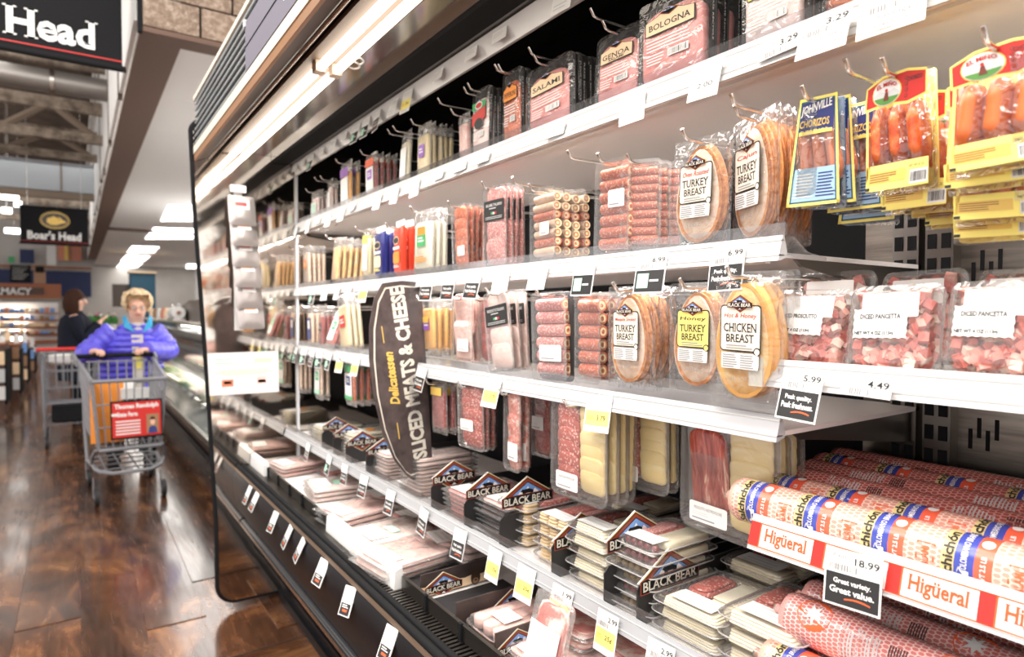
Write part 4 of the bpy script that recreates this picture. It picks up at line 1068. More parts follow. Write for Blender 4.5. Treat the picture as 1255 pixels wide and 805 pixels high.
# ================================================================ LOWER DECK
def deck(proto, label, px, py, z, n=1, rz=0., lean=0., cat='meat pack', seed=1, sc=1.):
    p_ = onZ(px, py, z+.02); rr = random.Random(seed+int(px))
    for i in range(n):
        o = take(proto); o.scale = (sc, sc, 1)
        o.location = (p_.x-.11*sc+rr.uniform(-.006, .006), p_.y+rr.uniform(-.006, .006), z+(proto['H']+.0008)*i)
        o.rotation_euler = (0, lean, rz+rr.uniform(-.05, .05))
        tag(o, label if n == 1 else label + (', topmost' if i == n-1 else ', bottom one' if i == 0 else ', %s from the bottom' % NUM[i]), 'meat pack', label + ' pile')
ZD = .668
hp = flat_pack('ham_pouch', 'ham', .24, .21, .016, lab=True)
hq = flat_pack('ham_pouch', 'ham_pale', .24, .22, .016, lab=True, accent='mint')
hr = flat_pack('meat_pouch', 'salami', .20, .16, .015, lab=True, accent='green')
deck(hp, 'pink ham pouch at the far end of the lower deck', 366, 572, ZD, 3, .1)
deck(hq, 'pale ham pouch with mint sticker, third pile from the end panel', 408, 598, ZD, 3, -.1)
deck(hp, 'pink ham pouch in the pile below the white rail cover', 438, 632, ZD, 3, .15)
deck(hq, 'wide pale ham pouch in the middle of the lower deck', 478, 660, ZD, 3, .05)
deck(hp, 'pink ham pouch in the large front pile of the lower deck', 492, 688, ZD, 3, .12)
deck(hr, 'red meat pouch under the low shelf rail, far pile', 425, 575, ZD, 2, .1)
deck(hp, 'ham pouch just under the low shelf rail, second pile', 478, 606, ZD, 2, .1, sc=.85)
deck(hr, 'red meat pouch under the low shelf rail, third pile', 520, 636, ZD, 3, 0)
deck(hp, 'ham pouch just under the low shelf rail, fourth pile', 556, 664, ZD, 3, -.1, sc=.85)
deck(hq, 'pale ham pouch under the rail left of the bear boxes', 583, 670, ZD, 3, .1, sc=.85)
deck(hq, 'pale ham pouch by the end panel gasket', 345, 552, ZD, 2, .1)
def deck_box(label, px, py, X0, X1, ew, Xb, bear=False):
    e = onX(px, py, Xb); z0, z1 = ZD, .728
    o = MB().prism([(X0, 0, z0), (X1, 0, z0), (X1, 0, z1), (X0, 0, z1)], (0, .004, 0)).build('display_box', M['bear_card']); o.location = (0, e.y, 0)
    MB().box(X0, X1, .004, .16, z0, z0+.004).build('base', M['card_black'], o)
    q = Print(0); emblem(q, 0, 0, ew, 3)
    if bear:
        cx = -Xb + X1
        pts = [(-ew*.62, z0-e.z+.002), (cx-.004, z0-e.z+.002)] + [(cx-.004-(cx+ew*.62-.004)*k/9, z0-e.z+.024+.004*(k % 2)) for k in range(10)]
        q.poly(pts, 'peach', 1)
        q.ell(cx-.075, -.004, .030, .040, 'dark_brown', 2); q.ell(cx-.075, -.012, .018, .016, 'brown_trim', 3); q.ell(cx-.089, .016, .012, .012, 'dark_brown', 2); q.ell(cx-.061, .016, .012, .012, 'dark_brown', 2); q.ell(cx-.075, -.010, .008, .005, 'ink', 4)
        q.bars(ew*.0-.04, .06, -.030, -.026, 1, 'orange_red', 4)
    mb = q.mb; mb.v = [(Xb - vy, -.0012 + vx, e.z + vz) for vx, vy, vz in mb.v]
    mb.build('badge', q.mats, o)
    D = [(Xb+dx*ew*1.03, -.0008, e.z+dz*ew*1.03) for dx, dz in ((-.5, 0), (0, -.3), (.5, 0), (0, .3))]
    MB().prism(D, (0, .003, 0)).build('badge_card', M['white'], o)
    tag(o, label, 'box', 'bear display boxes on the lower deck'); return o
deck_box('black display box with bear picture and peach band on the lower deck', 543, 716, .718, .955, .110, .782, True)
deck_box('brown display box with bear badge, second of three on the lower deck', 627, 737, .718, .952, .105, .872)
deck_box('display box nearest the camera, badge beside the white label pouch', 634, 788, .715, .93, .105, .770)
ht = snack_tray('ham_tray', 'salami', .20, .15, .034)
for c in list(ht.children): bpy.data.objects.remove(c)
for k in range(3): hslab(ht, 'slice', .02, .19, -.06+.045*k, -.02+.045*k, .004, .030, 'ham', .016)
hlabel(ht, .05, .10, -.035, .035, .036)
ht.location = (.725, 1.19, ZD+.005); ht.scale = (1, .9, 1)
tag(ht, 'clear tray of folded ham with white label between two bear boxes', 'meat pack')
wp = flat_pack('label_pouch', 'bacon', .18, .12, .02, lab=False)
mb = MB(); mb.quad((.02, -.045, .022), (.125, -.045, .022), (.125, .045, .022), (.02, .045, .022), 0)
for k in range(9):
    x = .118-.0105*k
    mb.quad((x-.003, -.044, .0224), (x, -.044, .0224), (x, .03+.012*(k % 2), .0224), (x-.003, .03+.012*(k % 2), .0224), 1)
mb.build('label', [M['paper'], M['paper_grey']], wp)
o = wp; o.location = (.722, onX(676, 770, .75).y, .672); o.rotation_euler = (0, -math.radians(74), 0)
tag(o, 'clear pouch with a large white printed label standing on the lower deck', 'meat pack')
bc = flat_pack('bacon_pack', 'bacon', .24, .16, .018, lab=False)
deck(bc, 'bacon pack under the yellow price tags', 732, 780, ZD, 4, .1)
deck(bc, 'nearest bacon pack pile on the lower deck', 790, 800, ZD, 3, .0)
deck(hp, 'ham pouch pile in the nearest bear box', 690, 800, ZD, 2, .0, sc=.85)

# ================================================================ DICED PANCETTA TUBS
def tub(name, title, seed):
    wd, ht, t = .135, .125, .05
    mb = MB(); shell(mb, wd, ht, .016, [(.016, 0), (.012, .001), (.009, .014), (0, .016), (0, .020), (.006, .021), (.012, t-.004), (.02, t)], n=3)
    o = mb.build(name, M['tray_film'], None, True); o['w'], o['h'], o['t'] = wd, ht, t
    rr = random.Random(seed); mb = MB()
    for k in range(210):
        y, z = rr.uniform(-.048, .048), -.052+.100*rr.random()**1.5; x = rr.uniform(.008, .040); s_ = rr.uniform(.0048, .0085)
        R_ = Matrix.Rotation(rr.uniform(0, 3), 3, (rr.random(), rr.random(), rr.random()+.1))
        vs = [Vector((x, y, z)) + R_ @ Vector((a*s_, b*s_*.9, c*s_*.8)) for a in (-1, 1) for b in (-1, 1) for c in (-1, 1)]
        mb.add(vs, [(0, 1, 3, 2), (4, 6, 7, 5), (0, 4, 5, 1), (2, 3, 7, 6), (0, 2, 6, 4), (1, 5, 7, 3)], rr.choice((0, 0, 0, 1, 1, 2)))
    tag(mb.build('diced_meat', [M['dice_red'], M['dice_pink'], M['dice_pale']], o), kind='stuff')
    p = Print(-.0008, .012, .004)
    pts = []
    W_, H_ = .078, .042
    for i in range(14): pts.append((-W_/2+W_*i/14, -H_/2+(.0015 if i % 2 else 0)))
    for i in range(8): pts.append((W_/2-(.0015 if i % 2 else 0), -H_/2+H_*i/8))
    for i in range(14): pts.append((W_/2-W_*i/14, H_/2-(.0015 if i % 2 else 0)))
    for i in range(8): pts.append((-W_/2+(.0015 if i % 2 else 0), H_/2-H_*i/8))
    p.rr(.012, .026, .080, .034, .002, 'paper_film', 0)
    p.poly(pts, 'paper', 2); p.txt(title, 0, .010, .058, .0070, 'ink', 3, .03)
    p.bars(-.034, -.008, -.008, -.001, 2, 'paper_grey', 3); p.txt('NET WT 4 OZ (113g)', -.008, -.014, .056, .0066, 'ink', 3, .04)
    p.ell(.029, -.011, .012, .011, 'paper_grey', 3); p.ell(.029, -.011, .010, .009, 'paper', 4)
    p.build('label', o); return o
M['dice_red'] = noisy('dice_red', [(.3, (.55, .10, .085)), (.7, (.74, .26, .21))], 60, rough=.3)
M['dice_pink'] = noisy('dice_pink', [(.3, (.74, .30, .25)), (.7, (.85, .50, .43))], 60, rough=.3)
P('dice_pale', (.88, .68, .58), .35); P('paper_film', (.80, .77, .74), .4)
tb = tub('pancetta_tub', 'DICED PANCETTA', 1); tp = tub('prosciutto_tub', 'DICED PROSCIUTTO', 2)
G = 'diced meat tubs on the short shelf'
hang('x', tp, 'tub of diced prosciutto, leftmost on the short shelf', 940, 1040, 350, 446, .925, 1, hk=False, lean=.22, group=G)
hang('x', tb, 'middle tub of diced pancetta above the lower price tag', 1034, 1150, 344, 456, .915, 1, hk=False, lean=.20, group=G)
hang('x', tb, 'largest tub of diced pancetta at the right edge', 1152, 1290, 338, 458, .905, 1, hk=False, lean=.20, group=G)
hang('x', tp, 'rear tub of diced prosciutto showing only its rim', 968, 1066, 330, 440, 1.06, 1, hk=False, lean=.12, group=G)
hang('x', tb, 'rear tub of diced pancetta showing only its rim', 1072, 1180, 328, 440, 1.06, 1, hk=False, lean=.12, group=G)
hang('x', tb, 'rear tub of diced pancetta at the right edge', 1190, 1300, 326, 440, 1.05, 1, hk=False, lean=.12, group=G)

# ================================================================ SALAMI LOGS
def wrap(mb, s, y, phi, wd, ht, r, mi, bold=.02):
    vs, fs = text_flat(s, bold)
    mb.add([(-(r+.0006)*math.cos(phi+a*wd/r), y+b*ht, (r+.0006)*math.sin(phi+a*wd/r)) for a, b in vs], fs, mi)
def log(name, L, r, style, seed=0):
    """axis along -y from the far end at y = 0; bands are rings of the casing itself"""
    n = 20; mats, mb = [], MB()
    def mi(m):
        if M[m] not in mats: mats.append(M[m])
        return mats.index(M[m])
    base = {'pale': 'net_pale', 'pink': 'net_pink', 'dark': 'net_dark'}[style]
    segs = []; y = .03
    rr = random.Random(seed)
    if style == 'pale' or style == 'dark' and seed % 2:
        y0 = .012
        while y0 < L-.03:
            for m_, d in (('gold_band', .0145), ('blue', .0215), ('red_band', .0195), (base, .0445)):
                if y0+d > L-.01: break
                segs.append((y0, y0+d, m_)); y0 += d
            else: continue
            break
    else: segs.append((.0, L, base))
    segs = [(0, segs[0][0], base)] + segs if segs[0][0] > 0 else segs
    segs.append((segs[-1][1], L, base)) if segs[-1][1] < L else None
    def ring(y, rad): return [(-rad*math.cos(2*PI*k/n), -y, rad*math.sin(2*PI*k/n)) for k in range(n+1)]
    uvs = []
    for a, b, m_ in segs:
        s0 = max(1, int((b-a)/.05)); i = mi(m_)
        for q in range(s0):
            ya, yb = a+(b-a)*q/s0, a+(b-a)*(q+1)/s0
            A, B = ring(ya, r), ring(yb, r); k0 = len(mb.v); mb.v += A+B
            for k in range(n):
                mb.f.append((k0+k, k0+k+1, k0+n+1+k+1, k0+n+1+k)); mb.m.append(i)
                uvs.append([(k/n*2.0, ya), (((k+1)/n)*2.0, ya), ((k+1)/n*2.0, yb), (k/n*2.0, yb)])
    nb = len(mb.f)
    for sgn, yb in ((1, 0), (-1, L)):
        R = [[(-rad*math.cos(2*PI*k/n), -(yb - sgn*d), rad*math.sin(2*PI*k/n)) for k in range(n)] for rad, d in ((r, 0), (r*.9, .010), (r*.55, .018), (r*.18, .022), (r*.22, .032))]
        mb.rings(R, mi(base), False, True)
    me = bpy.data.meshes.new(name); me.from_pydata(mb.v, [], mb.f)
    for m_ in mats: me.materials.append(m_)
    me.polygons.foreach_set('material_index', mb.m); me.polygons.foreach_set('use_smooth', [True]*len(mb.f))
    ul = me.uv_layers.new(name='UVMap')
    for pi, u in enumerate(uvs):
        for li, q in zip(me.polygons[pi].loop_indices, u): ul.data[li].uv = q
    me.update()
    o = put(name, me)
    k0 = len(mb.v)
    clip = MB().tube([(0, .030, 0), (0, .036, 0)], [.008, .006], 8).build('clip', M['steel'], o)
    pr = MB(); pm = [M['ink'], M['white'], M['gold'], M['orange_red'], M['paper_grey'], M['blue'], M['red']]
    for a, b, m_ in segs:
        yc = -(a+b)/2
        if m_ == 'gold_band':
            for ph in (.45, -2.2): wrap(pr, 'Salchichón', yc, ph, r*2.2, .0125, r, 0, .03)
        elif m_ == 'blue':
            for ph in (.55, -2.0):
                wrap(pr, 'COLOMBIANO BRAND', yc, ph+.35, r*1.7, .0075, r, 1, .01)
                v = [(-.012, -.006), (-.006, -.006), (-.004, -.001), (.004, -.001), (.006, -.006), (.012, -.006), (.012, .002), (.016, .005), (.010, .007), (-.012, .006)]
                pr.add([(-(r+.0006)*math.cos(ph-.75+a2/r), yc+b2, (r+.0006)*math.sin(ph-.75+a2/r)) for a2, b2 in v], [tuple(range(len(v)))], 1)
        elif m_ == 'red_band':
            for ph in (.3, -2.2):
                wrap(pr, 'NET WT 2.5 LB', yc, ph-.2, r*1.3, .006, r, 1)
                pr.add([(-(r+.0006)*math.cos(ph+.95+.007*math.cos(t_)/r), yc+.007*math.sin(t_), (r+.0006)*math.sin(ph+.95+.007*math.cos(t_)/r)) for t_ in [2*PI*q/14 for q in range(14)]], [tuple(range(14))], 1)
        elif m_ == base and style == 'pale' and b-a > .04:
            for ph in (.2, -2.3):
                for da, db in ((.0, .0),):
                    for (p0, p1, q0, q1) in ((-.5, .55, -.011, -.009), (-.5, .55, .009, .011), (-.5, -.46, -.011, .011), (.51, .55, -.011, .011)):
                        v = [(p0, q0), (p0/2+p1/2, q0), (p1, q0), (p1, q1), (p0/2+p1/2, q1), (p0, q1)]
                        pr.add([(-(r+.0005)*math.cos(ph+a2), yc-.004+b2, (r+.0005)*math.sin(ph+a2)) for a2, b2 in v], [tuple(range(6))], 3)
                wrap(pr, 'SALAMI', yc-.004, ph, r*.8, .010, r, 3, .01)
    if style == 'pink' or (style == 'dark' and not seed % 2):
        y = .09
        while y < L-.1:
            pr = MB()
            for ph in (.5,):
                for q in range(11):   # printed text panel and bar code
                    a0, a1 = ph-.7, ph+.7*(.5+.5*rr.random())
                    v = [(a0+(a1-a0)*u/4, -(y+.005*q)) for u in range(5)]; v2 = [(a0+(a1-a0)*u/4, -(y+.005*q+.0022)) for u in range(4, -1, -1)]
                    pr.add([(-(r+.0006)*math.cos(a2), b2, (r+.0006)*math.sin(a2)) for a2, b2 in v+v2], [tuple(range(10))], 4)
                for q in range(7):
                    v = [(ph-.5+u*.25, -(y+.065+.0035*q)) for u in range(5)]; v2 = [(ph-.5+u*.25, -(y+.065+.0035*q+.0016)) for u in range(4, -1, -1)]
                    pr.add([(-(r+.0006)*math.cos(a2), b2, (r+.0006)*math.sin(a2)) for a2, b2 in v+v2], [tuple(range(10))], 0)
            if style == 'pink':
                cy_ = -(y-.045)
                sl_ = MB()
                sl_.add([(-(r+.0006)*math.cos(1.0+.026*math.cos(t_)/r), cy_+.026*math.sin(t_), (r+.0006)*math.sin(1.0+.026*math.cos(t_)/r)) for t_ in [2*PI*q/20 for q in range(20)]], [tuple(range(20))], 0)
                sl_.add([(-(r+.001)*math.cos(1.0+(.017 if q % 2 else .007)*math.cos(t_)/r), cy_+(.017 if q % 2 else .007)*math.sin(t_), (r+.001)*math.sin(1.0+(.017 if q % 2 else .007)*math.cos(t_)/r)) for q, t_ in enumerate([2*PI*k/14 for k in range(14)])], [tuple(range(14))], 1); sl_.build('seal', [M['orange_red'], M['white']], o)
            y += .19; pr.build('print', pm, o)
    elif pr.f: pr.build('print', pm, o)
    return o
P('gold_band', (.76, .58, .26), .25); P('red_band', (.80, .12, .06), .25)
M['blue'] = plain('blue_band', (.05, .07, .36), .25)
zc = 1.044+.037
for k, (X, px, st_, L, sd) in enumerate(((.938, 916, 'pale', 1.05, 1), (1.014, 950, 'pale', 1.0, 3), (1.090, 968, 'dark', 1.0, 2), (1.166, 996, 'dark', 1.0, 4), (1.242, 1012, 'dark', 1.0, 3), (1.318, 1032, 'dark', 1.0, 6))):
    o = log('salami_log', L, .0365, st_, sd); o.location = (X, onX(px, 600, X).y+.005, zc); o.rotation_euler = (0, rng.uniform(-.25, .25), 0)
    tag(o, ['frontmost bagged salami log with yellow, blue and red bands', 'second salami log with yellow and blue bands, behind the frontmost', 'third salami log from the front with grey printed text',
            'fourth salami log from the front in a dark netted casing', 'fifth salami log from the front with darkened colour bands', 'rearmost salami log on the steel shelf'][k], 'salami', 'salami logs on the steel shelf')
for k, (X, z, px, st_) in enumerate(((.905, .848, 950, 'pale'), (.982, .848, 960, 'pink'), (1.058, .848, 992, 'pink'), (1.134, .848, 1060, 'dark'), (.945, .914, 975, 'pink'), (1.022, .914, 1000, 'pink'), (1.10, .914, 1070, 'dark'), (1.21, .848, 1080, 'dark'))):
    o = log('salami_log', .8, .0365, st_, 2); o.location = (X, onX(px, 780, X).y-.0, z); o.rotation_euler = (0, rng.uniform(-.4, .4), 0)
    tag(o, ['pale salami log at the bottom front of the low pile', 'pink netted log, second along the bottom of the low pile', 'pink netted log, third along the bottom of the low pile', 'dark netted log, fourth along the bottom of the low pile',
            'pink netted log on top of the low pile, frontmost', 'pink netted log with red seal on top of the low pile', 'dark netted log on top of the low pile under the price card', 'rearmost dark log of the low pile'][k], 'salami', 'salami logs piled on the low shelf')

# ================================================================ PRICE TAGS
def price_tag(row, px, rail, style='white', price=None, w_=.060, note=None, seed=0, label=None, old=None, h1=None):
    X, z = rail; y = onX(px, 400, X).y; rr = random.Random(int(px)+seed)
    h1 = h1 or .030
    o = MB().box(-.0004, .0004, -w_/2, w_/2, -h1, 0).build('price_tag', M['white']); o.location = (X-.003, y, z+.010)
    o.rotation_euler = (rr.uniform(-.06, .06), .16+rr.uniform(0, .12), rr.uniform(-.08, .12))
    p = Print(-.0006)
    if price: p.txt(price, w_*.24, -h1*.42, w_*.42, .0095, 'ink', 1, .01); p.txt(old, -w_*.25, -h1*.30, w_*.26, .005, 'ink_grey', 1) if old else p.bars(-w_*.44, -w_*.08, -h1*.5, -h1*.15, 2, 'paper_grey', 1, 2, .4)
    else: p.bars(-w_*.44, w_*.4, -h1*.6, -h1*.12, 3, 'paper_grey', 1, int(px), .3)
    if price: p.code(-w_*.42, w_*.1, -h1*.95, -h1*.66, 'ink_grey', 1)
    if style == 'yellow':
        MB().box(-.0005, .0005, -w_/2, w_/2, -h1-.046, -h1).build('lower_card', M['white'], o)
        p.rect(-w_*.46, w_*.46, -h1-.033, -h1-.002, 'tag_yellow', 1)
        p.txt(note or '25¢', w_*.16, -h1-.017, w_*.34, .011, 'ink', 2, .005); p.bars(-w_*.38, -w_*.08, -h1-.022, -h1-.012, 2, 'gold', 2); p.bars(-w_*.38, w_*.3, -h1-.043, -h1-.036, 2, 'paper_grey', 1)
    elif style in ('black', 'mint'):
        MB().box(-.0005, .0005, -w_/2, w_/2, -h1-.046, -h1).build('lower_card', M['white'], o)
        p.rect(-w_*.465, w_*.465, -h1-.043, -h1-.002, 'card_black', 1)
        if style == 'mint':
            p.rect(-w_*.40, -w_*.02, -h1-.036, -h1-.008, 'mint', 2); p.bars(w_*.02, w_*.42, -h1-.026, -h1-.018, 1, 'white', 2)
        else:
            a, b = (note or 'Peak quality.|Peak freshness.').split('|')
            p.txt(a, 0, -h1-.013, w_*.66, .009, 'white', 2, .03); p.txt(b, 0, -h1-.024, w_*.78, .009, 'white', 2, .03)
            p.poly([(w_*(-.12+.05*q), -h1-.034+.0025*math.sin(q*PI/9)) for q in range(10)]+[(w_*(-.12+.05*q), -h1-.036+.0022*math.sin(q*PI/9)) for q in range(9, -1, -1)], 'orange_red', 2)
    elif style == 'card':
        MB().box(-.0005, .0005, -w_/2, w_/2, -h1-.030, -h1).build('lower_card', M['white'], o)
        if note:
            t_ = note.split('|')
            p.txt(t_[0], w_*.04, -h1-.006, w_*(.5 if len(t_) > 1 else .5), .0085, 'ink_grey' if len(t_) > 1 else 'ink', 1, .0)
            if len(t_) > 1: p.txt(t_[1], w_*.04, -h1-.017, w_*.56, .0085, 'ink_grey', 1); p.rect(-w_*.2, w_*.1, -h1-.025, -h1-.024, 'orange_red', 1)
        else: p.bars(-w_*.38, w_*.3, -h1-.024, -h1-.006, 2, 'paper_grey', 1, int(px), .3)
    p.build('print', o)
    st = {'white': 'small white', 'yellow': 'white and yellow', 'black': 'white and black', 'mint': 'mint and black', 'card': 'blank white'}[style]
    TAGS.setdefault(row, []).append((y, o, st, price))
TAGS = {}
RT, RA, R2, R3, R4 = (.886, 2.094), (.884, 1.806), (.892, 1.499), (.892, 1.219), (.837, .815)
for px, s_ in ((364, 'white'), (374, 'white'), (385, 'mint'), (397, 'white'), (412, 'card'), (425, 'white'), (440, 'mint'), (452, 'mint'), (466, 'black'), (486, 'card'), (503, 'yellow'), (540, 'white'), (580, 'white'), (614, 'white'), (692, 'card')):
    price_tag('top price rail', px, RT, s_, seed=1)
for px, s_, pr_, nt_ in ((366, 'card', 0, 0), (380, 'card', 0, 0), (392, 'white', 0, 0), (405, 'card', 0, 0), (422, 'card', 0, 0), (434, 'white', 0, 0), (466, 'card', 0, 0), (487, 'card', 0, 0), (511, 'card', 0, 0), (540, 'white', 0, 0), (566, 'white', 0, 0), (594, 'white', 0, 0), (682, 'white', 0, 0), (776, 'card', 0, 0)):
    price_tag('long shelf rail', px, RA, s_, seed=2)
price_tag('long shelf rail', 866, RA, 'card', None, .066, '2.00'); price_tag('long shelf rail', 953, RA, 'white', '3.29', .07, old='15.04')
price_tag('long shelf rail', 1010, (.874, 1.806), 'card', '3.29', .075, 'Savings|every day', old='15.04'); price_tag('long shelf rail', 1090, (.874, 1.806), 'card', '6.99', .082, 'Savings|every day', old='15.98')
for px, s_, pr_ in ((366, 'white', 0), (376, 'white', 0), (386, 'mint', 0), (400, 'card', 0), (416, 'card', 0), (430, 'card', 0), (449, 'yellow', 0), (526, 'black', 0), (553, 'black', 0), (584, 'black', 0), (617, 'card', 0), (663, 'card', 0), (719, 'mint', 0), (801, 'mint', '6.99'), (893, 'black', '6.99')):
    price_tag('turkey shelf rail', px, R2, s_, pr_, .068, '3.99' if s_ == 'yellow' else None, seed=3, old='18.99' if pr_ else None)
for px, s_, nt_ in ((364, 'mint', 0), (374, 'mint', 0), (384, 'black', 0), (393, 'mint', 0), (405, 'mint', 0), (419, 'yellow', '3.99'), (438, 'yellow', '3.99'), (519, 'black', 0), (607, 'yellow', '3.79'), (737, 'yellow', '3.79')):
    price_tag('chicken shelf rail', px, R3, s_, None, .068, nt_ or None, seed=4)
for px, s_, pr_ in ((378, 'black', 0), (404, 'mint', 0), (423, 'black', 0), (447, 'black', 0), (480, 'black', 0), (521, 'black', 0), (566, 'black', 0), (609, 'yellow', 0), (648, 'yellow', 0), (693, 'yellow', '1.99'), (749, 'yellow', '2.99'), (815, 'yellow', '2.99')):
    price_tag('low shelf rail', px, R4, s_, pr_, .060, None, seed=5)
price_tag('short shelf rail', 988, (.880, 1.306), 'black', '5.99', .062, seed=6, old='23.96'); price_tag('short shelf rail', 1066, (.880, 1.306), 'white', '4.49', .066, seed=6, old='17.96')
price_tag('steel shelf rail', 1052, (.876, 1.062), 'black', '18.99', .074, 'Great variety.|Great value.', seed=6, old='7.60')
def band_tag(px, X=.598, z=.618):
    y = onX(px, 700, X).y
    o = MB().box(-.001, .001, -.026, .026, -.036, .040).build('price_tag', M['white']); o.location = (X-.004, y, z)
    o.rotation_euler = (rng.uniform(-.12, .12), .42, rng.uniform(-.1, .25))
    p = Print(-.0012); p.rect(-.022, .022, -.033, -.004, 'card_black', 1); p.bars(-.015, .015, -.016, -.006, 2, 'white', 2); p.rect(-.010, .012, -.025, -.019, 'orange_red', 2)
    p.build('print', o); TAGS.setdefault('black bumper front', []).append((y, o, 'white and black', None))
for px in (305, 313, 336, 353, 368, 394, 427, 476): band_tag(px)
for row, L in TAGS.items():
    L.sort(key=lambda q: q[0])
    for k, (y, o, st, pr_) in enumerate(L):
        tag(o, '%s price tag%s, %s from near end of %s' % (st, ' reading %s' % pr_ if pr_ else '', NUM[k] if k < 20 else 'last', row), 'price tag', 'price tags on the ' + row)

# ================================================================ HANGING SIGN BETWEEN THE SHELVES
YS = 1.84
def onS(px, py): return onY(px, py, YS)
pix = [(516, 346), (492, 344), (469, 347), (459, 365), (453, 400), (453, 440), (458, 485), (469, 530), (484, 565), (500, 584), (507, 588), (531, 580), (524, 470)]
pts = [onS(*q) for q in pix]
sg = MB().prism([(p.x, YS, p.z) for p in pts], (0, .006, 0)).build('flag_sign', M['sign_slate'])
tag(sg, 'bowed slate brown sign reading sliced meats and cheese, jutting from the shelves', 'sign')
c0 = sum((Vector(p) for p in pts), Vector())/len(pts)
def inset(k, e): return [(c0.x+(p.x-c0.x)*kx, YS-e, c0.z+(p.z-c0.z)*kz) for p in pts for kx, kz in ((k[0], k[1]),)]
mb = MB()
A, B = inset((.86, .955), .001), inset((.80, .940), .001)
for i in range(len(A)):
    if i in (11, 12): continue
    j = (i+1) % len(A); mb.quad(A[i], A[j], B[j], B[i])
mb.build('border_line', M['cream'], sg)
a, b = onS(515, 560), onS(487, 362); ctr = onS(503, 458)
rt = (b-a).normalized(); up_v = Vector((0, -1, 0)).cross(rt) * 1.0
if up_v.x > 0: up_v = -up_v
mb = MB(); text(mb, 'SLICED MEATS & CHEESE', (ctr.x-.006, YS-.0012, ctr.z), rt, up_v, (b-a).length*1.06, .050, 0, .042); mb.build('lettering', M['cream'], sg)
g = onS(480, 463); mb = MB(); text(mb, 'Delicatessen', (g.x, YS-.0012, g.z), rt, up_v, .165, .032, 0, .035, .25)
for q in ((469, 410), (488, 528)):
    c = onS(*q); mb.quad(*[Vector((c.x, YS-.0012, c.z)) + rt*u*.026 + up_v*v*.0015 for u, v in ((-1, -1), (1, -1), (1, 1), (-1, 1))])
mb.build('script_lettering', M['gold'], sg)
m2 = onS(520, 350); MB().box(.868, .90, YS-.004, YS+.010, 1.36, 1.50).build('holder', M['acrylic'], sg)
MB().box(.868, .90, YS-.004, YS+.010, 1.06, 1.20).build('holder', M['acrylic'], sg)

# ================================================================ THINGS FIXED TO THE END PANEL
YP = YE-.003
q4 = [onY(x, y, YP) for x, y in ((254, 433), (341, 430), (342, 480), (257, 485))]
o = MB().prism([(p.x, YP, p.z) for p in q4], (0, .002, 0)).build('paper_notice', M['paper'])
tag(o, 'white paper notice with faint lines and two small pictures on the polished panel', 'notice')
cx_ = sum(p.x for p in q4)/4; cz_ = sum(p.z for p in q4)/4
mb = MB()
def nb(x0, x1, z0, z1, mi): mb.quad(*[(cx_+a, YP-.0006, cz_+b) for a, b in ((x0, z0), (x1, z0), (x1, z1), (x0, z1))], mi)
for z_, a_, b_ in ((.012, -.11, .11), (.003, -.13, .13), (-.006, -.10, .10)): nb(a_, b_, z_, z_+.003, 0)
for z_, a_, b_ in ((.066, -.13, -.06), (.046, -.13, -.05)): nb(a_, b_, z_, z_+.005, 1)
for z_ in (.058, .048): nb(.045, .125, z_, z_+.006, 2)
nb(-.10, -.05, -.060, -.028, 3); nb(-.09, -.06, -.048, -.036, 4); nb(.055, .10, -.055, -.020, 5); nb(.06, .095, -.05, -.035, 3)
mb.build('print', [M['peach'], M['mint'], M['peach'], M['sausage_pink'], M['maroon'], M['ham']], o)
hp_ = onY(291, 232, YP)
o = MB().box(-.034, .034, -.02, 0, -.016, .016).box(-.018, .018, -.008, 0, -.12, -.016).box(-.02, .02, -.004, 0, -.66, -.12).build('clip_strip', M['white']); o.location = (hp_.x, YP, hp_.z)
tag(o, 'white plastic clip strip hanging down the polished end panel', 'clip strip')
def snack_pouch(k):
    mb = MB(); R = []
    for ins, y in ((.03, 0), (.018, .006), (.004, .014), (0, .016), (.004, .018), (.02, .026)):
        R.append([(a, y-.05, b) for a, b in rrect(.12-2*ins, .15-2*ins, .012, 2)])
    mb.rings(R); o = mb.build('snack_pouch', M['pouch_silver'], None, True)
    m = MB(); m.quad((-.03, -.0515, .0), (.03, -.0515, .0), (.03, -.0515, .045), (-.03, -.0515, .045), 0); m.quad((-.03, -.0522, .015), (.02, -.0522, .015), (.02, -.0522, .035), (-.03, -.0522, .035), 1)
    m.build('label', [M['paper'], M['orange' if k % 2 else 'red']], o); return o
P('pouch_silver', (.30, .27, .26), .35, .3)
for k in range(6):
    p_ = onY(293+2*k, 262+25*k, YP); o = snack_pouch(k); o.location = (p_.x+.005, YP-.004-.006*(k % 2), p_.z); o.rotation_euler = (-.30, 0, .02)
    tag(o, 'silver snack pouch clipped to the white strip, %s from the top' % NUM[k], 'snack pouch', 'snack pouches on the clip strip')

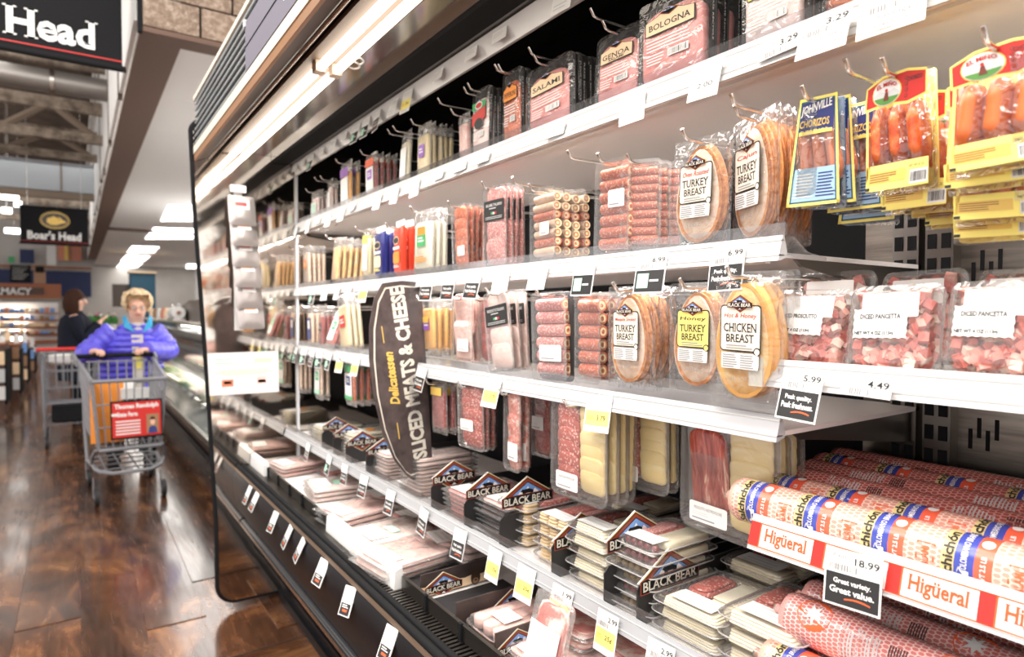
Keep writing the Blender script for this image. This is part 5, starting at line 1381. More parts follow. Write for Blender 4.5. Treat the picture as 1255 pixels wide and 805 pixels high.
# ================================================================ HANGING BANNERS
def banner(label, corners_px, Y, head_w, seg=None):
    pts = [onY(x, y, Y) for x, y in corners_px]
    x0, x1 = min(p.x for p in pts), max(p.x for p in pts); z0, z1 = min(p.z for p in pts), max(p.z for p in pts)
    if head_w: x0 = x1 - head_w; z1 = z0 + head_w*.577
    o = MB().box(x0, x1, Y, Y+.01, z0, z1).build('hanging_banner', M['black']); tag(o, label, 'banner', 'black hanging banners')
    W, H = x1-x0, z1-z0; cx, cz = (x0+x1)/2, (z0+z1)/2
    def el(mb, w_, h_, a, b, e, mi, n=28): mb.add([(cx+a+w_/2*math.cos(2*PI*k/n), Y-e, cz+b+h_/2*math.sin(2*PI*k/n)) for k in range(n)], [tuple(range(n))], mi)
    mb = MB(); b0 = H*.16
    el(mb, W*.44, H*.48, 0, b0, .002, 0); el(mb, W*.42, H*.445, 0, b0, .003, 1); el(mb, W*.40, H*.41, 0, b0, .004, 0); el(mb, W*.385, H*.385, 0, b0, .005, 1)
    bo = [(-.14, -.05), (-.08, -.12), (.02, -.13), (.10, -.08), (.17, -.06), (.18, -.02), (.12, .02), (.08, .09), (.04, .06), (-.02, .11), (-.06, .07), (-.12, .05)]
    mb.add([(cx+a*W*.9, Y-.006, cz+b0+b*H*1.05) for a, b in bo], [tuple(range(len(bo)))], 0)
    el(mb, W*.02, H*.03, W*.06, b0+H*.02, .007, 1)
    mb.build('crest', [M['gold'], M['dark_brown']], o)
    mb = MB(); text(mb, "Boar's Head", (cx, Y-.004, cz-H*.27), (1, 0, 0), (0, 0, 1), W*.80, H*.24, 0, .03, serif=True); mb.build('lettering', M['white'], o)
    MB().box(x0, x1, Y-.003, Y, z0+H*.055, z0+H*.065).build('red_line', M['red'], o)
    MB().tube([(x0-.015, Y+.005, z0), (x1+.02, Y+.005, z0)], .02, 8).build('bottom_rod', M['black'], o, True)
    MB().tube([(x0-.015, Y+.005, z1), (x1+.02, Y+.005, z1)], .02, 8).build('top_rod', M['black'], o, True)
    for x in (x0+.1, x1-.1): MB().tube([(x, Y+.005, z1), (x, Y+.005, 6.6)], .004, 5).build('cable', M['steel'], o)
banner('nearest black banner with white lettering, cut by the top left corner', ((0, 57), (150, 80), (148, 60)), 4.80, 1.30)
banner('smaller black banner with gold crest hanging further down the aisle', ((25, 257), (108, 258), (108, 299), (25, 297)), 13.5, None)

# ================================================================ OPEN CEILING, DUCTS, TRUSSES
rf = struct(MB().box(-14, 4.2, 3.0, 32, 6.9, 7.0).build('roof_slab', M['deck_roof']))
def span(name, label, cat, px, py0, py1, Y, mat, rnd=False, x0=-9):
    a, b = onY(px, py0, Y), onY(px, py1, Y); zc_ = (a.z+b.z)/2; h = abs(a.z-b.z)
    if rnd: mb = MB().tube([(x0, Y, zc_), (.35, Y, zc_)], h/2, 16)
    else: mb = MB().box(x0, .35, Y, Y+h, zc_-h/2, zc_+h/2)
    o = mb.build(name, M[mat], None, rnd); tag(o, label, cat)
    if name.endswith('duct'):
        for k in range(5): 
            x = -.2-1.1*k
            if rnd: MB().tube([(x, Y, zc_), (x+.04, Y, zc_)], h/2+.012, 16).build('band', M['steel'], o, True)
            else: MB().box(x, x+.03, Y-.012, Y, zc_-h/2, zc_+h/2).build('band', M['joist'], o)
    return o
span('air_duct', 'round metal duct crossing under the roof behind the nearest banner', 'duct', 50, 84, 112, 9.0, 'duct', True)
span('air_duct', 'pale blue grey boxed duct above the far banner', 'duct', 50, 196, 232, 15.0, 'duct_blue')
span('pipe', 'frosted pipe just above the round metal duct', 'pipe', 50, 68, 78, 9.3, 'joist_frosted', True)
span('beam_rail', 'pinkish beam crossing just under the boxed duct', 'beam', 50, 233, 241, 15.0, 'joist')
def truss(label, Y, top, bot, cell=.9, group='roof trusses'):
    a, b = onY(50, top, Y).z, onY(50, bot, Y).z
    t = empty('roof_truss', (-4, Y, b)); tag(t, label, 'truss', group)
    def q(n, mb, m): o = mb.build(n, M[m], t); o.location = (4, -Y, -b)
    q('top_chord', MB().box(-9, .35, Y-.05, Y+.05, a-.08, a+.08), 'joist_frosted'); q('bottom_chord', MB().box(-9, .35, Y-.05, Y+.05, b-.06, b+.06), 'joist_frosted')
    x = .3; k = 0
    while x > -6:
        q('web', MB().tube([(x, Y, a if k % 2 else b), (x-cell*.6, Y, b if k % 2 else a)], .05, 6), 'joist'); x -= cell*.6; k += 1
truss('nearest roof truss with frosted chords', 10.5, 124, 163); truss('second roof truss behind the nearest one', 13.0, 160, 187, 1.0)
truss('far roof truss beyond the boxed duct', 19.5, 246, 268, 1.2)
for k, (px, py, Y, w_) in enumerate(((10, 240, 17, .36), (8, 258, 19, .2), (22, 250, 19, .15), (17, 283, 24, .45))):
    p_ = onY(px, py, Y); o = MB().tube([(p_.x, Y, p_.z-.06), (p_.x, Y, p_.z+.06)], w_/2, 14).build('pendant_lamp', M['ceiling_lamp'], None, True)
    MB().tube([(p_.x, Y, p_.z+.06), (p_.x, Y, 6.9)], .012, 5).build('stem', M['steel'], o)
    tag(o, 'glowing ceiling lamp at far left, %s counted upwards from the largest' % NUM[k], 'lamp', 'far left ceiling lamps')

# ================================================================ FAR END OF THE STORE
YF = 30.0
struct(MB().box(-16, 6, YF, YF+.1, -.06, 6.9).build('wall_back', noisy('wall_back_paint', [(.3, (.50, .47, .44)), (.7, (.66, .63, .60))], .6, rough=.8)))
struct(MB().box(4.2, 4.3, 3.3, YF, -.06, 7).build('wall_far_right', M['ceiling_white']))
def far(name, label, cat, x0, x1, y0, y1, Y, mat, dep=.1, group=None, base=None):
    a, b = onY(x0, y0, Y), onY(x1, y1, Y)
    o = MB().box(min(a.x, b.x), max(a.x, b.x), Y, Y+dep, base if base is not None else min(a.z, b.z), max(a.z, b.z)).build(name, M[mat] if isinstance(mat, str) else mat)
    tag(o, label, cat, group); return o
def farpart(o, name, x0, x1, y0, y1, Y, mat, dep=.04):
    a, b = onY(x0, y0, Y), onY(x1, y1, Y)
    return MB().box(min(a.x, b.x), max(a.x, b.x), Y, Y+dep, min(a.z, b.z), max(a.z, b.z)).build(name, M[mat] if isinstance(mat, str) else mat, o)
o = far('wall_panel', 'dark blue wall band behind the pharmacy sign', 'wall panel', -60, 112, 328, 364, 29.6, 'wall_blue')
farpart(o, 'top_trim', -60, 112, 325, 328, 29.5, 'timber')
o = far('wall_panel', 'teal blue block with a tan cap behind the woman in blue', 'wall panel', 160, 191, 335, 376, 22.0, 'teal', .8, base=0); farpart(o, 'cap', 158, 192, 332, 335, 21.9, 'peach', .9)
o = far('wall_panel', 'sloping grey brown panel left of the teal block', 'wall panel', 138, 160, 348, 376, 22.5, 'dark_brown', .3); 
o = far('pharmacy_sign', 'brown timber pharmacy sign with cream letters at far left', 'sign', -40, 75, 346, 367, 27.0, 'timber', .3)
farpart(o, 'face', -36, 54, 351, 361, 26.95, 'timber_dark'); farpart(o, 'lower_trim', -40, 75, 364, 367, 26.9, 'brown_trim')
a, b = onY(-34, 356, 26.92), onY(39, 356, 26.92); mb = MB(); text(mb, 'PHARMACY', ((a.x+b.x)/2, 26.92, a.z), (1, 0, 0), (0, 0, 1), b.x-a.x, .24, 0, .03); mb.build('lettering', M['white'], o)
o = far('menu_board', 'dark notice board standing above the pharmacy sign', 'board', 12, 38, 324, 346, 27.05, 'black', .1)
mb = MB()
for k in range(6):
    a, b = onY(15, 327+2.8*k, 27.03), onY(35-(k % 3)*3, 328+2.8*k, 27.03); mb.quad((a.x, 27.03, b.z), (b.x, 27.03, b.z), (b.x, 27.03, a.z), (a.x, 27.03, a.z))
mb.build('lines', M['paper_grey'], o)
o = far('menu_board', 'small timber framed board right of the dark notice board', 'board', 41, 56, 324, 347.5, 27.05, 'brown_trim', .1); farpart(o, 'sign_face', 43, 54, 326, 334, 27.0, 'black')
for k, (x0, x1, y0, y1, m_, lb) in enumerate(((70, 100, 299, 320, 'sausage_pink', 'pink poster high on the far wall'), (57, 69, 298, 325, 'white', 'white column of posters left of the pink poster'), (24, 42, 305, 323, 'wall_blue', 'dark window high on the far wall'), (79, 84, 300, 319, 'gold', 'narrow yellow strip on the pink poster'), (10, 18, 314, 322, 'green', 'tiny green sign high on the far wall'))):
    far('wall_poster', lb, 'poster', x0, x1, y0, y1, 29.4 if m_ == 'gold' else 29.5, m_, .06)
# lit wall of shelves under the pharmacy sign
o = far('lit_shelving', 'brightly lit wall shelving under the pharmacy sign', 'shelving', -45, 72, 370, 430, 26.5, 'white', .4, base=0)
for k in range(5):
    farpart(o, 'light_strip', -44, 40-3*k, 378+9*k, 382+9*k, 26.3, 'lit_shelf', .05); farpart(o, 'shelf_board', -45, 72, 383+9*k, 384.2+9*k, 26.1, 'timber', .4)
rr = random.Random(11)
for k in range(44):
    px = 2+ (k % 11)*6.2; r_ = k//11; a = onY(px, 383+9*r_, 26.15)
    h = rr.uniform(.10, .17)
    c = MB().box(a.x-.06, a.x+.06, 26.1, 26.25, a.z, a.z+h).build('boxed_goods', M[rr.choice(['peach', 'paper', 'paper_grey', 'sausage_pink', 'sky', 'brown_trim'])])
    tag(c, 'boxed item on lit wall shelving, %s board from the top, %s from the left' % (NUM[r_], NUM[k % 11]), 'box', 'boxed goods on the lit wall shelving')
# endcap fixtures on the left
for k, (x0, x1, ytop, d_) in enumerate(((-30, 4, 412, 9.2), (6, 22, 414, 10.3), (24, 32, 416, 11.8), (33, 41, 417, 13.6))):
    Y = d_/.8246; a, b = onY(x0, 420, Y), onY(x1, ytop, Y)
    t = MB().box(a.x, b.x, Y, Y+.9, 0, b.z-.10).build('endcap_stand', M['timber_dark']); tag(t, 'dark timber endcap stand at far left, %s from the camera' % NUM[k], 'stand', 'timber endcap stands')
    MB().box(a.x-.01, b.x+.015, Y-.02, Y+.92, b.z-.12, b.z-.09).build('top_board', M['timber'], t)
    MB().box(b.x-.002, b.x+.02, Y+.06, Y+.84, .12, b.z-.2).build('side_panel', M['black'], t)
    for q in range(5):
        xx = b.x-.03-.11*q
        if xx < a.x: break
        g_ = MB(); hb = .10+.05*((q+k) % 3)
        g_.tube([(xx, Y+.15, b.z-.09), (xx, Y+.15, b.z-.09+hb*.7), (xx, Y+.15, b.z-.09+hb)], [.04, .04, .015], 8)
        o = g_.build('jar', M[['paper', 'peach', 'paper_grey', 'mint'][q % 4]], None, True); tag(o, 'pale jar on the %s endcap stand, %s from its aisle edge' % (NUM[k], NUM[q]), 'jar', 'jars on the endcap stands')
        for r_ in range(3):
            zz = .2+.24*r_
            c = MB().box(xx-.04, xx+.04, Y-.06, Y-.001, zz, zz+.18).build('packet', M[['paper', 'paper_grey', 'peach', 'brown_trim', 'sky'][(q+r_+k) % 5]])
            tag(c, 'packet on the front of the %s endcap stand, row %s, %s from the aisle' % (NUM[k], ('low', 'middle', 'high')[r_], NUM[q]), 'packet', 'packets on the endcap stands')
# flowers
tb_ = empty('flower_bench', (.4, 16, 0)); tag(tb_, 'long timber bench of potted flowers behind the two shoppers', 'bench')
MB().box(-.55, .34, -.3, .3, .95, 1.0).build('bench_top', M['timber'], tb_)
for x in (-.5, .28):
    for y in (-.25, .25): MB().box(x-.03, x+.03, y-.03, y+.03, 0, .95).build('leg', M['timber'], tb_)
def clump(name, c, r, n, mats, parent, seed, leaf=.05):
    rr = random.Random(seed); mb = MB()
    for k in range(n):
        d = Vector((rr.gauss(0, 1), rr.gauss(0, 1), rr.gauss(0, 1))).normalized()*r*rr.uniform(.5, 1)
        u = Vector((rr.gauss(0, 1), rr.gauss(0, 1), rr.gauss(0, 1))).normalized()*leaf; v = u.cross(d).normalized()*leaf*.5
        p_ = Vector(c)+d; mb.add([p_-u, p_+v, p_+u, p_-v], [(0, 1, 2, 3)], rr.randrange(len(mats)))
    return mb.build(name, mats, parent)
for k in range(9):
    x = -.04+.09*k; o = MB().tube([(x, 15.9, 1.0), (x, 15.9, 1.14)], [.035, .048], 10).build('potted_plant', M['paper'], None, True)
    tag(o, 'potted green plant with pale blooms on the bench, %s from the left' % NUM[k], 'plant', 'potted plants on the bench')
    clump('foliage', (x, 15.9, 1.24), .075, 60, [M['leaf'], M['leaf'], M['green']], o, k, .06); clump('blooms', (x, 15.88, 1.33), .07, 14, [M['flower'] if k % 3 else M['peach'], M['white']], o, k+50, .03)

# ================================================================ DELI SERVICE COUNTER
dc = empty('deli_counter', (1.0, 6.5, 0)); tag(dc, 'glass fronted deli service counter running on beyond the black case', 'counter')
def dq(n, mb, m, sm=False): o = mb.build(n, M[m] if isinstance(m, str) else m, dc, sm); o.location = (-1, -6.5, 0); return o
y0_, y1_ = 3.30, 20.0
dq('base', profile([(.93, 0), (.90, .36), (1.9, .36), (1.9, 0)], y0_, y1_), plain('counter_base', (.035, .026, .022), .25)); dq('front_rail', profile([(.80, .40), (.80, .445), (.86, .455), (.92, .40)], y0_, y1_), 'steel')
dq('bumper', MB().tube([(.885, y0_, .20), (.885, y1_, .20)], .022, 8), 'gloss_black', True)
dq('lower_shell', profile([(.81, .40), (.90, .22), (.92, .22), (.90, .40)], y0_, y1_), 'dark_brown')
dq('deck', profile([(.84, .46), (1.75, .78), (1.75, .74), (.84, .42)], y0_, y1_), 'white_metal')
R = [(.815, .455), (.87, .72), (.98, .96), (1.14, 1.15), (1.32, 1.24)]
dq('glass', profile(R+[(x+.006, z-.004) for x, z in reversed(R)], y0_, y1_), 'counter_glass', True)
dq('top_shelf', MB().box(1.30, 1.95, y0_, y1_, 1.235, 1.265), 'steel'); dq('back_wall', MB().box(1.9, 1.95, y0_, y1_, .36, 1.24), 'dark_brown')
rr = random.Random(8)
for k in range(30):
    y = 3.6+.46*(k//2); x = 1.02+.36*(k % 2); z = .50+.35*(x-.84)+.02
    o = MB().rings([[(x+a*s_, y+b*s_, z+h) for a, b in rrect(.26, .34, .05, 3)] for s_, h in ((.9, 0), (1, .025), (1, .03), (.92, .032))]).build('deli_tray', M['steel'], None, True)
    tag(o, 'steel deli tray behind the counter glass, %s row, %s along' % ('front' if k % 2 == 0 else 'back', NUM[k//2]), 'tray', 'deli trays behind the glass')
    MB().rings([[(x+a*s_, y+b*s_, z+h) for a, b in rrect(.22, .30, .08, 3)] for s_, h in ((1, .03), (.92, .06), (.6, .085), (.2, .09))]).build('food', M[rr.choice(['ham', 'white_cheese', 'turkey', 'leaf', 'paper', 'ham_pale', 'swiss'])], o, True)
# things on the counter top
def onD(px, py, X): return onX(px, py, X)
o = MB().prism([(1.46, 10.0, 1.265), (1.46, 13.6, 1.265), (1.46, 13.6, 1.32), (1.46, 11.0, 1.58), (1.46, 10.0, 1.58)], (.5, 0, 0)).build('counter_screen', M['dark_brown']); tag(o, 'dark sloping screen standing on the deli counter', 'screen')
p_ = onX(218, 377, 1.445); o = MB().box(1.447, 1.459, p_.y-.14, p_.y+.14, p_.z-.07, p_.z+.07).build('small_sign', M['paper']); tag(o, 'small white sign fixed to the dark sloping screen', 'sign')
p_ = onX(222, 395, 1.40); o = MB().tube([(1.33, p_.y-.3, 1.39), (1.33, p_.y+.3, 1.39)], .10, 14).build('paper_roll', M['white'], None, True); tag(o, 'white roll of wrapping paper on the deli counter', 'paper roll')
MB().tube([(1.33, p_.y-.32, 1.39), (1.33, p_.y-.30, 1.39)], .03, 10).build('core', M['brown_trim'], o); MB().box(1.24, 1.42, p_.y-.33, p_.y+.33, 1.265, 1.30).build('stand', M['steel'], o)
p_ = onX(212, 392, 1.6); o = MB().tube([(1.58, p_.y, 1.42), (1.61, p_.y, 1.42)], .13, 18).build('slicer', M['steel'], None, True); tag(o, 'round steel slicer blade behind the paper roll', 'slicer'); MB().box(1.5, 1.75, p_.y-.15, p_.y+.15, 1.265, 1.34).build('slicer_base', M['white_metal'], o)
for k in range(12):
    p_ = onX(186+4.6*k, 366-.6*k, 1.62); m_ = ['peach', 'brown_trim', 'paper', 'sausage_pink'][k % 4]
    o = MB().tube([(1.62, p_.y, 1.265), (1.62, p_.y, 1.41), (1.62, p_.y, 1.50)], [.06, .06, .02], 8).build('deli_jar', M[m_], None, True); tag(o, 'small jar on the deli counter top, %s from the far end' % NUM[k], 'jar', 'jars on the deli counter top')
bk = empty('blue_bag_stack', (0, 0, 0)); bpy.data.objects.remove(bk)

# ================================================================ CARTS
def cart(label, loc, rz, handle='black', child=True, scale=1.):
    t = empty('shopping_cart', loc, rz); tag(t, label, 'shopping cart', 'shopping carts'); t.scale = (scale,)*3
    g = M['plastic_grey']
    wf, wb, yf, yb = .235, .27, -.42, .45            # front is -y
    zt_f, zt_b, zb_f, zb_b = .90, 1.0, .40, .46
    def side(s, k, v): # k 0 front..1 back, v 0 bottom..1 top
        w_ = wf+(wb-wf)*k; w_ *= .84+.16*v
        return Vector((s*w_, yf+(yb-yf)*k*(.86+.14*v), (zb_f+(zb_b-zb_f)*k)*(1-v)+(zt_f+(zt_b-zt_f)*k)*v))
    def q(n, mb, m=None, sm=True): return mb.build(n, m or g, t, sm)
    for s in (-1, 1):
        mb = MB(); mb.tube([side(s, k/6, 1) for k in range(7)], .016, 6)
        for v in (.0, .25, .5, .75): mb.tube([side(s, k/6, v) for k in range(7)], .007, 5)
        for k in range(9): mb.tube([side(s, k/8, 0), side(s, k/8, 1)], .006, 5)
        q('basket_side', mb)
        mb = MB(); a, b, c, d = side(s, .0, .98), side(s, .10, .98), side(s, .10, .0), side(s, .0, .0); mb.prism([a, b, c, d], (-.01*s, 0, 0)); q('corner_panel', mb, None, False)
    mb = MB()
    for v in (1, .66, .33, 0): mb.tube([side(-1, 0, v), side(1, 0, v)], .016 if v in (0, 1) else .006, 6)
    for k in range(10):
        u = k/9; mb.tube([side(-1, 0, 0).lerp(side(1, 0, 0), u), side(-1, 0, 1).lerp(side(1, 0, 1), u)], .005, 5)
    q('basket_front', mb)
    mb = MB()
    for k in range(9): mb.tube([side(-1, k/8, 0), side(1, k/8, 0)], .006, 5)
    for k in range(5): mb.tube([side(-1, 0, 0).lerp(side(1, 0, 0), k/4), side(-1, 1, 0).lerp(side(1, 1, 0), k/4)], .006, 5)
    q('basket_floor', mb)
    mb = MB().tube([(-.30, yb+.10, 1.03), (.30, yb+.10, 1.03)], .019, 10); q('handle', mb, M[handle])
    for s in (-1, 1):
        q('handle_arm', MB().prism([(s*.275, yb-.10, .96), (s*.285, yb+.13, 1.01), (s*.285, yb+.12, 1.06), (s*.275, yb-.10, 1.02)], (s*.018, 0, 0)), None, False)
        q('rear_post', MB().tube([(s*.24, yb-.02, .98), (s*.235, yb-.04, .46), (s*.225, yb-.10, .22), (s*.23, yb-.14, .13)], .013, 7))
        q('lower_rail', MB().tube([(s*.23, yb-.12, .20), (s*.235, .1, .24), (s*.20, yf+.02, .25), (s*.12, yf-.06, .24), (0, yf-.07, .24)], .014, 7))
        q('front_loop', MB().tube([(s*.215, yf+.06, .40), (s*.235, yf+.12, .34), (s*.235, yf+.16, .28), (s*.21, yf+.10, .24)], .012, 7))
    mb = MB()
    for k in range(4): mb.tube([(-.21, yf+.12+.18*k, .235), (.21, yf+.12+.18*k, .235)], .007, 5)
    for k in range(4): mb.tube([(-.15+.10*k, yf-.04, .235), (-.15+.10*k, yb-.15, .235)], .007, 5)
    q('bottom_rack', mb)
    for s in (-1, 1):
        for y in (yf+.04, yb-.14):
            wt = q('wheel', MB().tube([(s*.215-.014, y, .062), (s*.215+.014, y, .062)], .062, 14), M['rubber'])
            MB().tube([(s*.215-.017, y, .062), (s*.215+.017, y, .062)], .026, 10).build('hub', M['plastic_grey'], wt, True)
            q('wheel_fork', MB().prism([(s*.215-.024, y-.02, .06), (s*.215-.024, y+.02, .06), (s*.215-.024, y+.016, .20), (s*.215-.024, y-.016, .20)], (.006, 0, 0)), None, False)
    mb = MB()
    for k in range(7): mb.tube([(-.2+.066*k, yb-.04, 1.0), (-.19+.063*k, yb-.10, .62)], .006, 5)
    for v in (0, .5, 1): mb.tube([(-.22, yb-.04-.06*v, .99-.37*v), (.22, yb-.04-.06*v, .99-.37*v)], .007, 5)
    q('child_seat_back', mb)
    if child:
        q('seat_flap', MB().prism([(-.12, yb-.14, .74), (.12, yb-.14, .74), (.12, yb-.12, .84), (-.12, yb-.12, .84)], (0, .012, 0)), M['paper'], False)
    return t
c1 = cart('grey shopping cart with red advert pushed by the woman in blue', (.305, 5.86, 0), .05)
ad = MB().box(-.165, .165, -.012, .0, -.105, .105).build('advert', M['black'], c1); ad.location = (.035, -.447, .615); ad.scale = (1, 1, 1.32); ad.rotation_euler = (-.10, 0, .0)
MB().box(-.155, .155, -.016, -.012, -.095, .095).build('advert_face', M['red'], ad)
mb = MB(); text(mb, 'Thomas Randolph', (0, -.0175, .070), (1, 0, 0), (0, 0, 1), .28, .034, 0, .03); text(mb, 'State Farm', (-.06, -.0175, .030), (1, 0, 0), (0, 0, 1), .13, .026, 0, .03)
for k in range(5): mb.quad(*[(a, -.0175, b) for a, b in ((-.135, -.012-.017*k), (.02, -.012-.017*k), (.02, -.005-.017*k), (-.135, -.005-.017*k))])
for k in range(3): mb.add([(-.14+.012*(k-1)*.8+.010*math.cos(t_), -.0175, .03+.008*math.sin(t_)) for t_ in [2*PI*q/10 for q in range(10)]], [tuple(range(10))])
mb.build('lettering', M['white'], ad)
mb = MB(); mb.quad((.06, -.0175, -.085), (.14, -.0175, -.085), (.14, -.0175, .022), (.06, -.0175, .022), 0)
mb.add([(.10+.016*math.cos(t_), -.0180, -.020+.021*math.sin(t_)) for t_ in [2*PI*q/16 for q in range(16)]], [tuple(range(16))], 1)
mb.add([(.07, -.0182, -.085), (.13, -.0182, -.085), (.122, -.0182, -.052), (.10, -.0182, -.044), (.078, -.0182, -.052)], [(0, 1, 2, 3, 4)], 2)
mb.add([(.10+.018*math.cos(t_), -.0184, -.010+.016*math.sin(t_)) for t_ in [PI*q/10 for q in range(11)]], [tuple(range(11))], 3)
mb.build('portrait', [M['brown_trim'], M['skin'], M['navy'], M['dark_hair']], ad)
o = MB().box(-.19, .02, 0, .07, -.22, .22).build('orange_box', M['orange']); o.location = (.27, 5.56, .655); tag(o, 'orange box standing in the front of the grey cart', 'box')
o = MB().box(-.09, .10, 0, .02, -.05, .03).build('white_card', M['paper']); o.location = (.36, 5.54, .80); tag(o, 'white printed card in the front of the grey cart', 'card')
cart('grey shopping cart with red handle standing further back', (-.05, 8.35, 0), PI+.02, 'red', False)
o = MB().rings([[(-.05+a*s_, 8.1+b*s_, h) for a, b in rrect(.40, .30, .06, 3)] for s_, h in ((.8, .86), (1, .90), (.95, .95), (.6, .965))]).build('white_bag', M['paper'], None, True); tag(o, 'white plastic bag lying in the cart with red handle', 'bag')
o = MB().rings([[(-.05+a*s_, 8.35+b*s_, h) for a, b in rrect(.34, .5, .05, 3)] for s_, h in ((.9, .247), (1, .26), (1, .40), (.94, .42))]).build('dark_bag', M['black'], None, True); tag(o, 'dark bag on the lower rack of the red handled cart', 'bag')

# ================================================================ PEOPLE
def skin_body(name, joints, edges, mat, parent=None, root=0, sub=2):
    me = bpy.data.meshes.new(name); me.from_pydata([j[0] for j in joints], edges, []); me.materials.append(M[mat])
    o = put(name, me, parent)
    sk = o.modifiers.new('skin', 'SKIN'); sk.use_smooth_shade = True
    for i, j in enumerate(joints):
        r = j[1]; v = me.skin_vertices[0].data[i]; v.radius = r if isinstance(r, tuple) else (r, r); v.use_root = (i == root)
    sb = o.modifiers.new('sub', 'SUBSURF'); sb.levels = sb.render_levels = sub
    return o
def ell_ring(c, rx, ry, n=18, rot=0., tilt=(0, 0)):
    return [(c[0]+rx*math.cos(a), c[1]+ry*math.sin(a), c[2]+tilt[0]*math.cos(a)*rx+tilt[1]*math.sin(a)*ry) for a in [2*PI*k/n for k in range(n)]]
def hand_joints(J, E, wrist_i, palm, fwd, side, up, curl=1.):
    """palm plus five unequal fingers curled over a bar; fwd = along the fingers, side = towards the thumb"""
    f, s, u = Vector(fwd).normalized(), Vector(side).normalized(), Vector(up).normalized()
    pi = len(J); J.append((tuple(palm), (.030, .018))); E.append((wrist_i, pi))
    ki = len(J); J.append((tuple(Vector(palm)+f*.04), (.034, .016))); E.append((pi, ki))
    for k, L in enumerate((.034, .042, .040, .030)):
        b = Vector(palm)+f*.05+s*(.027-.018*k)
        i0 = len(J); J.append((tuple(b), .0092)); E.append((ki, i0))
        J.append((tuple(b+f*L*.6-u*L*.35*curl), .0088)); E.append((i0, i0+1))
        J.append((tuple(b+f*L*.55-u*L*1.15*curl), .0080)); E.append((i0+1, i0+2))
    b = Vector(palm)+s*.034+f*.006
    i0 = len(J); J.append((tuple(b), .0105)); E.append((pi, i0)); J.append((tuple(b+s*.012+f*.026-u*.012), .0095)); E.append((i0, i0+1)); J.append((tuple(b+s*.004+f*.040-u*.030), .0085)); E.append((i0+1, i0+2))
def face(parent, hc, r, glasses=True, yaw=0., nod=0.):
    """eyes, brows, nose, mouth and ears on a head centred at hc that looks along -y"""
    t = Matrix.Translation(hc) @ Matrix.Rotation(yaw, 4, 'Z') @ Matrix.Rotation(nod, 4, 'X')
    def T(p): return t @ Vector(p)
    for s in (-1, 1):
        e = put('eye', sphere_data('eye', .0125, 'white', 10), parent, T((s*.032, -r*.86, .008))); put('iris', sphere_data('iris', .0065, 'ink', 8), e, (0, -.0085, -.001))
        MB().tube([T((s*.050, -r*.88, .026)), T((s*.034, -r*.955, .034)), T((s*.016, -r*.95, .028))], .0035, 6).build('brow', M['brown_trim'], parent, True)
        mb = MB(); mb.tube([T((s*.078, .008, .028)), T((s*.090, .014, .012)), T((s*.086, .010, -.018)), T((s*.076, .0, -.028))], [.008, .012, .010, .006], 8); mb.build('ear', M['skin'], parent, True)
    MB().tube([T((0, -r*.92, .020)), T((0, -r*1.06, -.008)), T((0, -r*1.14, -.026)), T((0, -r*.98, -.036))], [.008, .011, .015, .010], 8).build('nose', M['skin'], parent, True)
    MB().tube([T((-.026, -r*.86, -.060)), T((-.010, -r*.96, -.056)), T((.010, -r*.96, -.056)), T((.026, -r*.86, -.060))], [.003, .007, .007, .003], 8).build('mouth', M['lips'], parent, True)
    if glasses:
        mb = MB()
        for s in (-1, 1):
            mb.tube([T((s*.034+.024*math.cos(a), -r*1.04, .006+.017*math.sin(a))) for a in [2*PI*k/16 for k in range(17)]], .002, 5); mb.tube([T((s*.058, -r*1.03, .010)), T((s*.082, -.01, .014))], .002, 5)
        mb.tube([T((-.010, -r*1.05, .010)), T((.010, -r*1.05, .010))], .002, 5); mb.build('glasses', M['glass_rim'], parent, True)
def hair_blob(name, c, rad, mat, parent, seed, cut=None, n=26, amp=.12, lump=9.):
    from mathutils import noise as nz
    R = []
    for i in range(n+1):
        th = PI*i/n; row = []
        for j in range(n*2):
            ph = PI*j/n; d = Vector((math.sin(th)*math.cos(ph), math.sin(th)*math.sin(ph), math.cos(th)))
            k = 1+amp*nz.noise(d*lump*.35+Vector((seed,)*3))+amp*.7*nz.noise(d*lump+Vector((seed,)*3))
            p_ = Vector((d.x*rad[0]*k, d.y*rad[1]*k, d.z*rad[2]*k))
            if cut: p_ = cut(p_)
            row.append(tuple(Vector(c)+p_))
        R.append(row)
    return MB().rings(R, 0, False, False).build(name, M[mat], parent, True)

# ---- woman in the blue puffer jacket, leaning on her cart
wm = empty('person', (.40, 6.55, 0)); tag(wm, 'woman in a blue puffer jacket with short curly fair hair, pushing a cart', 'person')
def L(p): return (p[0]-.40, p[1]-6.55, p[2])
J, E = [], []
def add(p, r, par=None):
    J.append((L(p), r)); 
    if par is not None: E.append((par, len(J)-1))
    return len(J)-1
X0_, Yp = .41, 6.80
pel = add((X0_, Yp, .86), (.155, .12)); ab = add((X0_, Yp-.02, 1.0), (.15, .12), pel); chs = add((X0_+.02, Yp-.09, 1.13), (.12, .10), ab)
nk = add((X0_+.04, Yp-.15, 1.31), (.055, .055), chs); hd0 = add((X0_+.045, Yp-.19, 1.385), (.070, .075), nk); hd1 = add((X0_+.05, Yp-.205, 1.45), (.082, .092), hd0); hd2 = add((X0_+.05, Yp-.195, 1.52), (.066, .078), hd1)
